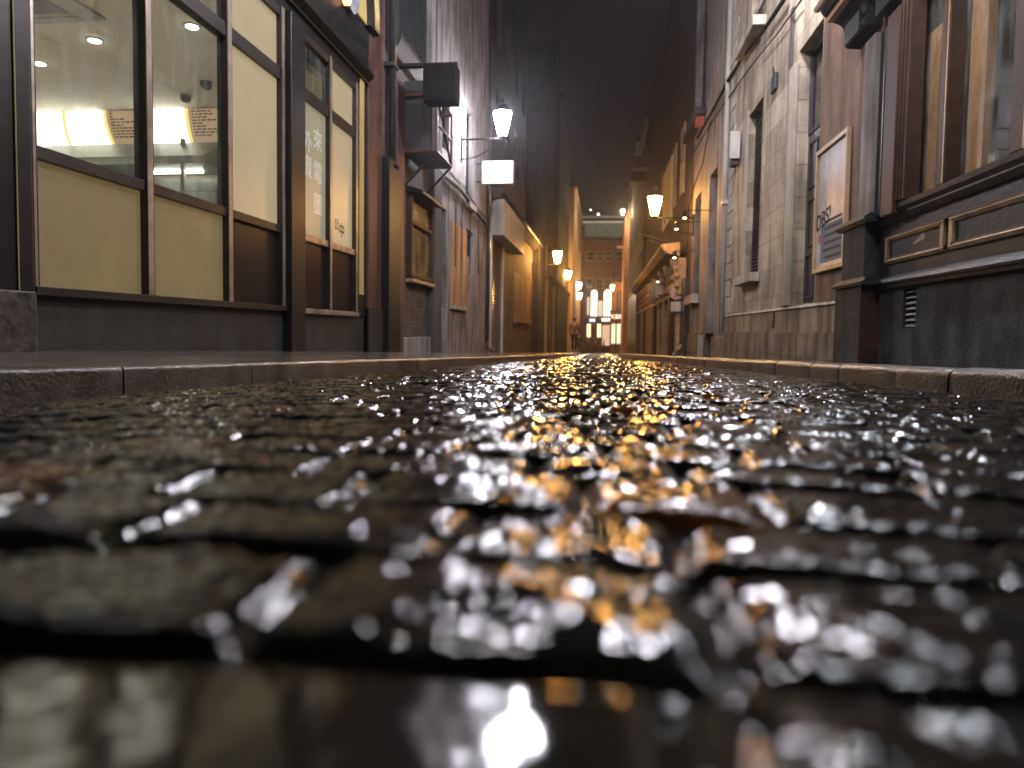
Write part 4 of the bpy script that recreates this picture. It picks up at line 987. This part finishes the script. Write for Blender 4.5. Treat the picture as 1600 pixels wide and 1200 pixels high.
MB().prof(FRt, [(.2,fz1),(.6,fz1+.1),(.75,fz1+.3),(.75,fz1+.36),(.2,fz1+.42)], yM1+.9, yO1).build('cornice', M_carv, op)
for i, px in enumerate((1062,1050,1040,1032)):
    a = yr(px); h = (a-.5, a+.5, 4.4, 6.6); sash(Fr('R', XR-.001), *h, .0, op, M_carv, M_paned, 2, 2, bar=.06)
for i, (px, py, L_) in enumerate(((1035,372,1.0),(1037,382,.7),(1046,442,.5))):
    p = onX(px, py, XR-.2); t = MB().tube([(XR-.1, p.y, p.z-.1), (XR-1.1*L_, p.y-.2, p.z+.15)], .04, 6).build('flag_pole', M_tanw); tag(t, ['upper of the two pale poles slanting from the ornate pub front','lower of the two pale poles slanting from the ornate pub front','short pole low over the ornate pub frieze'][i], 'pole', 'poles on the ornate pub')
for i, (px, y0, y1) in enumerate(((1020,440,475),(1026,435,465),(1033,436,460))):
    p = onX(px, y0, XR-.45); q = onX(px, y1, XR-.45)
    t = thing('hanging_banner', 'pale vertical banner hanging under the ornate frieze, %s of three' % ['farthest','middle','nearest'][i], 'banner', (p.x, p.y, p.z), 'vertical banners on the ornate pub')
    MB().box(FRt, p.y-.02, p.y+.02, .3, .6, q.z, p.z-.05).build('cloth', M_tanw, t); MB().tube([(XR-.15,p.y,p.z),(XR-.65,p.y,p.z)], .025, 6).build('rod', M_iron, t)
for i, (px, py) in enumerate(((1057,352),(1054,397),(1070,334),(1028,436))):
    p = onX(px, py, XR-.6); t = thing('spot_lamp', ['small lit spot lamp half way down the frieze of the ornate pub','lowest near spot lamp by the round sign','topmost spot lamp close to the lilac house corner','farthest spot lamp over the ornate frieze'][i], 'spot lamp', tuple(p), 'spot lamps on the ornate pub')
    MB().lathe((p.x,p.y,p.z), [(.03,-.09),(.06,-.02),(.05,.06),(.02,.09)], 8).build('lamp_shade', M_iron, t); MB().lathe((p.x,p.y,p.z-.11), [(.045,0),(.03,.02)], 8).build('bulb', emis('spot bulb',(1,.75,.4),14), t)
    MB().tube([(XR,p.y,p.z+.08),(p.x,p.y,p.z+.08)], .012, 5).build('arm', M_iron, t)
MB().box(FRt, yM1+.02, yM1+1.15, .001, .12, -3, 1.6).build('dark_doorway', M_voids, op)
# round sign
p = onX(1057, 458, XR-.25)
r = thing('road_sign', 'small round white road sign with red slash and plate on the dark doorway', 'road sign', tuple(p))
MB().prism(E(p.y), [(p.x+.2*math.cos(i*math.pi/8), p.z+.2*math.sin(i*math.pi/8)) for i in range(16)], -.01, .01).build('disc', mat('sign pink grey',(.45,.36,.36),.4), r)
MB().prism(E(p.y), [(p.x+.05,p.z+.15),(p.x+.1,p.z+.13),(p.x-.05,p.z-.15),(p.x-.1,p.z-.13)], .0101, .013).build('slash', mat('sign red',(.4,.05,.04),.4), r)
MB().box(E(p.y), p.x-.16, p.x+.16, -.01, .01, p.z-.56, p.z-.26).build('plate', M_white, r); MB().tube([(p.x, p.y+.03, p.z+.2),(p.x, p.y+.03, p.z-.7)], .02, 6).tube([(p.x,p.y+.03,p.z),(XR,p.y+.03,p.z)], .02, 6).build('bracket', M_iron, r)
# broom stands in for an unclear shape, read as an outstretched leg
p = onX(1059, 552, XR-.4); zf = pavR(p.y)
r = thing('stand_in_broom', 'broom standing in for an unclear dark shape at the wall foot, its blue head on the pavement', 'stand_in_broom', (p.x, p.y, zf))
MB().tube([(p.x, p.y, zf+.12),(p.x+.22, p.y, zf+.75)], .018, 6).build('handle', M_iron, r); MB().tube([(p.x+.03, p.y, zf+.2),(p.x+.08, p.y, zf+.33)], .035, 6).build('grip', M_orangew, r)
MB().lathe((p.x-.02,p.y,zf+.0), [(.13,0),(.14,.05),(.08,.13),(.03,.16)], 10).build('head', mat('stand-in broom blue',(.04,.06,.11),.3,coat=.5), r)
# ---- upper right silhouettes
dark_block('tall_building', 'dark tall building rising above the ornate pub on the right', FRt, yr(1068,60), yr(1036,60), zr(1036,50), .3, M_darkb, (4,(7,10.2),.9,1.8))
dark_block('tall_building', 'second dark building stepping down on the right skyline', FRt, yr(1035,100), yr(1016,150), zr(1014,140), .2, M_darkb, (4,(5.2,9),.9,1.8))
yR5 = yr(1016,150)+.05
dark_block('tall_building', 'third dark building on the right with small projecting ledges', FRt, yr(1016,150)+.02, yr(1000,250), zr(1003,235), .0, M_darkb, (4,(3.5,7),.9,1.8))
dark_block('tall_building', 'last dark block on the right before the orange tower', FRt, yr(1000,250)+.02, yr(984,300), zr(986,290), -.0, M_darkb, (4,(3,6.5),.9,1.8))
for i, (px, py) in enumerate(((1002,257),(998,279))):
    p = onX(px, py, XR-.4); t = MB().box(FRt, p.y-.6, p.y+.6, -.0, .9, p.z-.3, p.z+.35).build('projecting_box', M_brownp); tag(t, ['upper of two brown boxes jutting from the dark right skyline','lower of two brown boxes jutting from the dark right skyline'][i], 'sign box')
# lit pale quoin front at px 1000-1012
r = thing('timber_shopfront', 'tan timber shopfront between the dark tower edge and the ornate pub', 'shopfront', (XR, yO1, gz(yO1)))
yO2 = yr(988,480)
MB().box(FRt, yO1+.05, yO2, .0, .25, -4, 3.2).build('front', M_rendero, r)
for k in range(4):
    a = yO1+.4+k*(yO2-yO1)/4.3; MB().box(FRt, a, a+1.2, .251, .4, -4, 2.6).build('pilaster', M_tanw, r, bevel=.03); MB().box(FRt, a+1.6, a+3, .2505, .28, -4, 1.8).build('shop_window', M_voids, r)
# shop vertical sign on the dark edge
MB().box(E(yO2+.1), onY(984,500,yO2).x, XR+.3, -.4, .0, -4, 2.9).build('end_wall', M_voids, r)
for z_, tt in ((2.4,'8'),(1.6,'0'),(.9,'8')): text(tt, .8, M_stonet, r, mE(onY(986,480,yO2).x, yO2+.09, z_-.3), 'sign_letter')

# ================================================================== FAR END
# orange tower edge
p0, p1 = onY(975,400,69), onY(984,400,69)
r = thing('orange_tower', 'tall slim orange lit corner tower ending the right-hand row', 'tower', (p0.x, 69, gz(69)))
topz = onY(979,338,69).z
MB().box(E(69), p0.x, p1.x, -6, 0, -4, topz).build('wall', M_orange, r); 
MB().lathe(((p0.x+p1.x)/2+.1, 69.3, topz), [(.3,0),(.1,.7),(.02,1.4)], 6).build('finial', M_orange, r)
MB().box(E(69), p0.x-.7, p0.x-.01, -.1, .1, onY(972,388,69).z, onY(972,384,69).z).build('bracket', M_orange, r)
q0 = onY(953,450,80)
MB().box(E(90), onY(957,440,90).x, XR+2, -3, 0, -4, onY(960,440,90).z).build('low_wing', M_orange, r)
for px in (963, 968): 
    a = onY(px,470,90); MB().box(E(90), a.x, a.x+.3, .001, .05, onY(px,495,90).z, onY(px,455,90).z).build('slit_window', M_voids, r)
# end building
YE = 96.0; fE = E(YE)
def P(px, py, Y=YE): return onY(px, py, Y)
eb = thing('red_brick_block', 'red brick block closing the street, with glowing arched pub windows', 'building', (0, YE, -3.3))
ztop = P(930,372).z
wins = []
for row in ((392,408),(434,452)):
    for px in (922, 937, 951, 968):
        a = P(px, 400); wins.append((a.x-.55, a.x+.55, P(px,row[1]).z, P(px,row[0]).z))
skin(fE, -12, 12, -4, ztop, wins, .2, 6).build('wall', M_brickx, eb)
for h in wins: sash(fE, *h, -.16, eb, M_stonet, M_paned, 1, 2, bar=.12, fw=.12)
MB().prof(fE, [(0,ztop-.4),(.2,ztop-.3),(.35,ztop),(.35,ztop+.15),(0,ztop+.2)], -12, 12).build('cornice', M_dark, eb)
M_archlit = emis('lit arched window', (1,.86,.62), 1.7)
for k, (px0, px1) in enumerate(((923,933),(943,955))):
    a0_, a1_ = P(px0,480).x, P(px1,480).x; z0_, z1_ = P(px0,494).z, P(px0,456).z; rad = (a1_-a0_)/2
    pts = [(a0_,z0_),(a1_,z0_)] + [((a0_+a1_)/2+rad*math.cos(t*math.pi/8), z1_-rad*.4+rad*math.sin(t*math.pi/8)) for t in range(9)]
    w_ = MB().prism(fE, pts, .0, .06).build('arched_window', M_archlit, eb)
    m = MB(); ac_ = (a0_+a1_)/2
    m.box(fE, ac_-.05, ac_+.05, .061, .1, z0_, z1_)
    for z in (z0_+1.1, z0_+2.1): m.box(fE, a0_, a1_, .061, .09, z-.04, z+.04)
    m.build('glazing_bars', M_white, w_)
a0_ = P(936,480).x
MB().box(fE, P(934.5,480).x, P(941.5,480).x, .0, .05, P(937,494).z, P(937,470).z).build('side_window', emis('side lit window', (1,.85,.65), .5), eb)
MB().box(fE, P(917,480).x, P(921,480).x, .0, .05, P(917,492).z, P(917,464).z).build('side_window', emis('dim side window', (.9,.75,.6), .5), eb)
# pub ground floor front
MB().box(fE, P(914,500).x, P(955,500).x, .001, .5, P(930,504).z, P(930,497).z).build('shop_fascia', mat('far fascia',(.05,.05,.08),.5), eb)
MB().box(fE, P(921,500).x, P(930,500).x, .501, .54, P(930,503).z, P(930,498).z).build('fascia_sign', emis('violet sign',(.6,.6,1),1.2), eb)
MB().box(fE, P(940,500).x, P(953,500).x, .501, .54, P(930,502).z, P(930,497).z).build('fascia_sign', emis('white sign',(1,.9,.8),1.4), eb)
MB().box(fE, P(914,520).x, P(955,520).x, .001, .2, -4, P(930,505).z).build('ground_floor', M_brickx, eb)
for px0, px1 in ((917,923),(933,939)):
    MB().box(fE, P(px0,520).x, P(px1,520).x, .201, .25, P(px0,527).z, P(px0,506).z).build('lit_window', emis('ground lit window', (1,.78,.42), 1.2), eb)
MB().box(fE, P(941,520).x, P(953,520).x, .201, .25, P(945,540).z, P(945,508).z).build('glazed_door', emis('ground lit door', (1,.62,.4), .55), eb)
# pilaster with its yellow light put in as emission
MB().box(fE, P(956,480).x, P(960,480).x, .0, .3, P(956,490).z, P(956,458).z).build('lit_pier', emis('amber pier glow', (1,.6,.1), 1.6), eb)
# roof-top glass storey
r = thing('glass_penthouse', 'greenish lit glass storey set back on the roof of the end block', 'building', (0, 108, 14))
Yg = 108; fG = E(Yg)
g0, g1 = P(908,350,Yg), P(985,350,Yg); zg0, zg1 = P(940,370,Yg).z, P(940,348,Yg).z
MB().box(fG, g0.x, g1.x, -5, 0, -4, zg0).build('podium', M_dark, r)
MB().box(fG, g0.x+.5, g1.x, -4, -.3, zg0, zg1).build('glass_wall', emis('green lit glass', (.42,.5,.36), .10, base=(.1,.12,.1), noise=.8), r)
MB().box(fG, g0.x-.4, g1.x, -5, .6, zg1+.25, zg1+.6).build('roof_slab', M_dark, r)
MB().box(fG, g0.x-.2, g1.x, -.2, .3, zg1+.003, zg1+.2).build('light_band', emis('penthouse light band', (.65,.68,.5), .32, noise=.6), r)
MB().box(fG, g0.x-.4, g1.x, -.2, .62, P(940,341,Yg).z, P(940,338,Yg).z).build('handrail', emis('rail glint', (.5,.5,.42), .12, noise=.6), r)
m = MB()
for i in range(7): a = g0.x+.6+(g1.x-g0.x-.6)*i/6; m.box(fG, a-.08, a+.08, -.29, -.1, zg0, zg1)
m.build('mullions', M_render, r)
for i, (px, py, s_) in enumerate(((935,335,.16),(923,328,.1),(901,337,.1))):
    p = P(px, py, Yg); t = thing('roof_lamp', ['brightest roof lamp over the glass penthouse','highest small roof lamp above the penthouse','small roof lamp left of the penthouse'][i], 'lamp', tuple(p), 'lamps on the far roof')
    MB().lathe(tuple(p), [(s_*.3,-s_),(s_,-s_*.3),(s_,s_*.3),(s_*.3,s_)], 8).build('globe', emis('roof lamp',(.9,1,.7),6), t); MB().tube([tuple(p), (p.x,p.y,zg1+.6)], .04, 5).build('pole', M_iron, t)
# kiosk
Yk = 86; fK = E(Yk); k0, k1 = P(953,520,Yk), P(972,520,Yk)
r = thing('corner_kiosk', 'small lit kiosk shop with glowing name board and greenish doors', 'kiosk', (k0.x, Yk, gz(Yk)))
MB().box(fK, k0.x, k1.x, -2, 0, -3.2, P(960,486,Yk).z).build('walls', mat('kiosk orange',(.35,.15,.1),.6), r)
MB().box(fK, k0.x-.1, k1.x+.2, -2, .4, P(960,487,Yk).z, P(960,485,Yk).z).build('roof', M_dark, r)
MB().box(fK, k0.x+.05, k1.x-.1, .001, .15, P(960,501,Yk).z, P(960,489,Yk).z).build('name_board', mat('name board',(.25,.05,.04),.5), r)
text('KBB', .72, emis('name board letters', (1,.75,.6), 1.6), r, mE((k0.x+k1.x)/2, Yk-.16, P(960,495,Yk).z), 'lettering', ext=.02)
for px0, px1 in ((955,961.5),(963.5,970)):
    w_ = MB().box(fK, P(px0,520,Yk).x, P(px1,520,Yk).x, .001, .05, P(px0,537,Yk).z, P(px0,506,Yk).z).build('door', emis('pale green lit door', (.85,.95,.62), .75, noise=.3), r)
m = MB().box(fK, P(953.5,520,Yk).x, P(954.7,520,Yk).x, .0, .1, -3, P(955,502,Yk).z).box(fK, P(961.8,520,Yk).x, P(963.2,520,Yk).x, .0, .1, -3, P(955,502,Yk).z).box(fK, P(970.3,520,Yk).x, P(971.5,520,Yk).x, .0, .1, -3, P(955,502,Yk).z)
m.build('door_frame', M_iron, r)

# ================================================================== PEOPLE
M_skin = mat('skin', (.50,.32,.24), .5, .1, stain=0); M_hair = mat('dark hair', (.02,.014,.01), .5, stain=0)
def skinned(name, nodes, edges, m, parent, sub=1):
    """nodes: name -> (x,y,z,r); one continuous skinned surface"""
    idx = {k: i for i, k in enumerate(nodes)}
    me = bpy.data.meshes.new(name); me.from_pydata([v[:3] for v in nodes.values()], [(idx[a], idx[b]) for a, b in edges], [])
    o = bpy.data.objects.new(name, me); C.objects.link(o)
    o.modifiers.new('s', 'SKIN')
    if not me.skin_vertices: 
        bpy.context.view_layer.objects.active = o
    for i, (k, v) in enumerate(nodes.items()):
        sv = me.skin_vertices[0].data[i]; sv.radius = (v[3], v[4] if len(v) > 4 else v[3]); sv.use_root = (i == 0)
    s = o.modifiers.new('d', 'SUBSURF'); s.levels = sub; s.render_levels = sub
    dg = bpy.context.evaluated_depsgraph_get(); dg.update(); m2 = bpy.data.meshes.new_from_object(o.evaluated_get(dg))
    bpy.data.objects.remove(o); m2.materials.clear(); m2.materials.append(m)
    for p in m2.polygons: p.use_smooth = True
    o = bpy.data.objects.new(name, m2); C.objects.link(o); o.parent = parent; LOC[o.name] = LOC[parent.name]; return o
def person(loc, label, coat, trouser, turn=0, stride=.12, arm=.0, group=None, hood=False):
    t = thing('person', label, 'person', loc, group); t.rotation_euler.z = turn
    N = {'pel': (0,0,.93,.13,.10), 'waist': (0,0,1.08,.125,.09), 'chest': (0,0,1.30,.155,.105), 'neckb': (0,0,1.44,.06), 'neck': (0,-.005,1.50,.048), 'jaw': (0,-.025,1.56,.058,.065), 'head': (0,-.01,1.64,.078,.092), 'crown': (0,0,1.70,.06,.07), 'nose': (0,-.115,1.615,.012)}
    Ed = [('pel','waist'),('waist','chest'),('chest','neckb'),('neckb','neck'),('neck','jaw'),('jaw','head'),('head','crown'),('head','nose')]
    for s, sg in (('l',-1),('r',1)):
        st_ = stride*sg
        N.update({'hip'+s: (sg*.09,0,.88,.085), 'kn'+s: (sg*.10,-.5*st_-.02,.49,.056), 'an'+s: (sg*.10,-st_,.09,.038), 'toe'+s: (sg*.11,-st_-.16,.035,.035),
                  'sh'+s: (sg*.18,0,1.39,.058), 'el'+s: (sg*.235,.03-arm*.2*sg,1.11,.042), 'wr'+s: (sg*.24,-.08-arm*sg*.3,.87,.027), 'pa'+s: (sg*.24,-.10-arm*sg*.3,.80,.03,.016), 'th'+s: (sg*.215,-.14-arm*sg*.3,.775,.009), 'ear'+s: (sg*.083,.0,1.62,.012)})
        Ed += [('pel','hip'+s),('hip'+s,'kn'+s),('kn'+s,'an'+s),('an'+s,'toe'+s),('chest','sh'+s),('sh'+s,'el'+s),('el'+s,'wr'+s),('wr'+s,'pa'+s),('pa'+s,'th'+s),('head','ear'+s)]
        for k in range(4):
            y = -.125+.018*k-arm*sg*.3; L_ = (.07,.08,.075,.06)[k]
            N['f%d%s' % (k,s)] = (sg*.24, y-.005, .755-.2*L_, .008); N['g%d%s' % (k,s)] = (sg*.23, y-.015, .755-L_, .007)
            Ed += [('pa'+s,'f%d%s' % (k,s)), ('f%d%s' % (k,s),'g%d%s' % (k,s))]
    b = skinned('body', N, Ed, M_skin, t)
    Cn = {'pel': (0,0,.90,.155,.125), 'waist': (0,0,1.08,.145,.11), 'chest': (0,0,1.30,.172,.125), 'nb': (0,.0,1.43,.085,.07)}; Ce = [('pel','waist'),('waist','chest'),('chest','nb')]
    for s, sg in (('l',-1),('r',1)):
        q = N['el'+s]; q2 = N['wr'+s]
        Cn['sh'+s] = (sg*.185,0,1.39,.072); Cn['el'+s] = (q[0],q[1],q[2],.056); Cn['wr'+s] = (q2[0],q2[1],q2[2]+.03,.044)
        Ce += [('chest','sh'+s),('sh'+s,'el'+s),('el'+s,'wr'+s)]
    skinned('coat', Cn, Ce, coat, t)
    Tn_ = {'pel': (0,0,.94,.14,.11)}; Te = []
    for s, sg in (('l',-1),('r',1)):
        for k_, rr in (('hip',.10),('kn',.07),('an',.055)): q = N[k_+s]; Tn_[k_+s] = (q[0],q[1],q[2]+(.04 if k_ == 'an' else 0),rr)
        Te += [('pel','hip'+s),('hip'+s,'kn'+s),('kn'+s,'an'+s)]
    skinned('trousers', Tn_, Te, trouser, t)
    skinned('hair', {'a': (0,.02,1.71,.075,.085), 'b': (0,.055,1.64,.07,.06), 'c': (0,.06,1.55,.05,.04)}, [('a','b'),('b','c')], M_hair, t)
    return t
M_coat1 = mat('brown coat', (.22,.12,.07), .8, stain=0); M_coat2 = mat('dark coat', (.03,.03,.035), .8, stain=0); M_coat3 = mat('grey coat', (.12,.11,.12), .8, stain=0); M_trou = mat('dark trousers', (.02,.02,.025), .8, stain=0)
px_, Y_ = 897, 34
q = onY(px_, 545, Y_); person((q.x, Y_, pavL(Y_)-.02), 'person in brown coat and dark trousers at the left kerb under amber lanterns', M_coat1, M_trou, math.radians(160), .06)
for i, (px, Y, c, tn, lb) in enumerate(((918,86,M_coat2,20,'far person in dark clothes, leftmost of three before the bright pub'),(930,88,M_coat1,200,'far person in brown, middle of three before the bright pub'),(943,87,M_coat3,95,'far person in grey, rightmost of three before the bright pub'),(905,62,M_coat2,0,'far person in dark clothes by the foot of the bright left wall'))):
    q = onY(px, 545, Y); person((q.x, Y, gz(Y)-.13), lb, c, M_trou, math.radians(tn), .2, .3, 'people in the far cross street' if i < 3 else None)
# leaf between the setts
q = onZ(405, 698, -.115)
lf = MB(); lf.poly([(q.x-.02,q.y,-.112+gz(q.y)),(q.x-.004,q.y-.008,-.108+gz(q.y)),(q.x+.018,q.y-.002,-.113+gz(q.y)),(q.x+.002,q.y+.01,-.107+gz(q.y))])
lf.poly([(q.x-.02,q.y,-.114+gz(q.y)),(q.x+.002,q.y+.01,-.110+gz(q.y)),(q.x+.018,q.y-.002,-.116+gz(q.y)),(q.x-.004,q.y-.008,-.111+gz(q.y))])
tag(lf.build('fallen_leaf', mat('red leaf',(.45,.05,.03),.35,stain=0)), 'tiny red leaf lying on the wet cobbles', 'leaf')
# ------------------------------------------------------------------ thin mist, added to give the lamps halos
hz = MB().box(Fr('E', 0), -300, 300, -600, 60, -6, 40).build('added_halo_haze', None or mat('x_tmp',(.1,.1,.1))); hz['kind'] = 'stuff'
hm = bpy.data.materials.new('added halo mist'); hm.use_nodes = True; hn = hm.node_tree
hn.nodes.remove(hn.nodes['Principled BSDF']); pv = hn.nodes.new('ShaderNodeVolumePrincipled')
pv.inputs['Color'].default_value = (.9,.9,.95,1); pv.inputs['Density'].default_value = .0012; pv.inputs['Anisotropy'].default_value = .86
hn.links.new(pv.outputs[0], hn.nodes['Material Output'].inputs['Volume'])
hz.data.materials.clear(); hz.data.materials.append(hm)
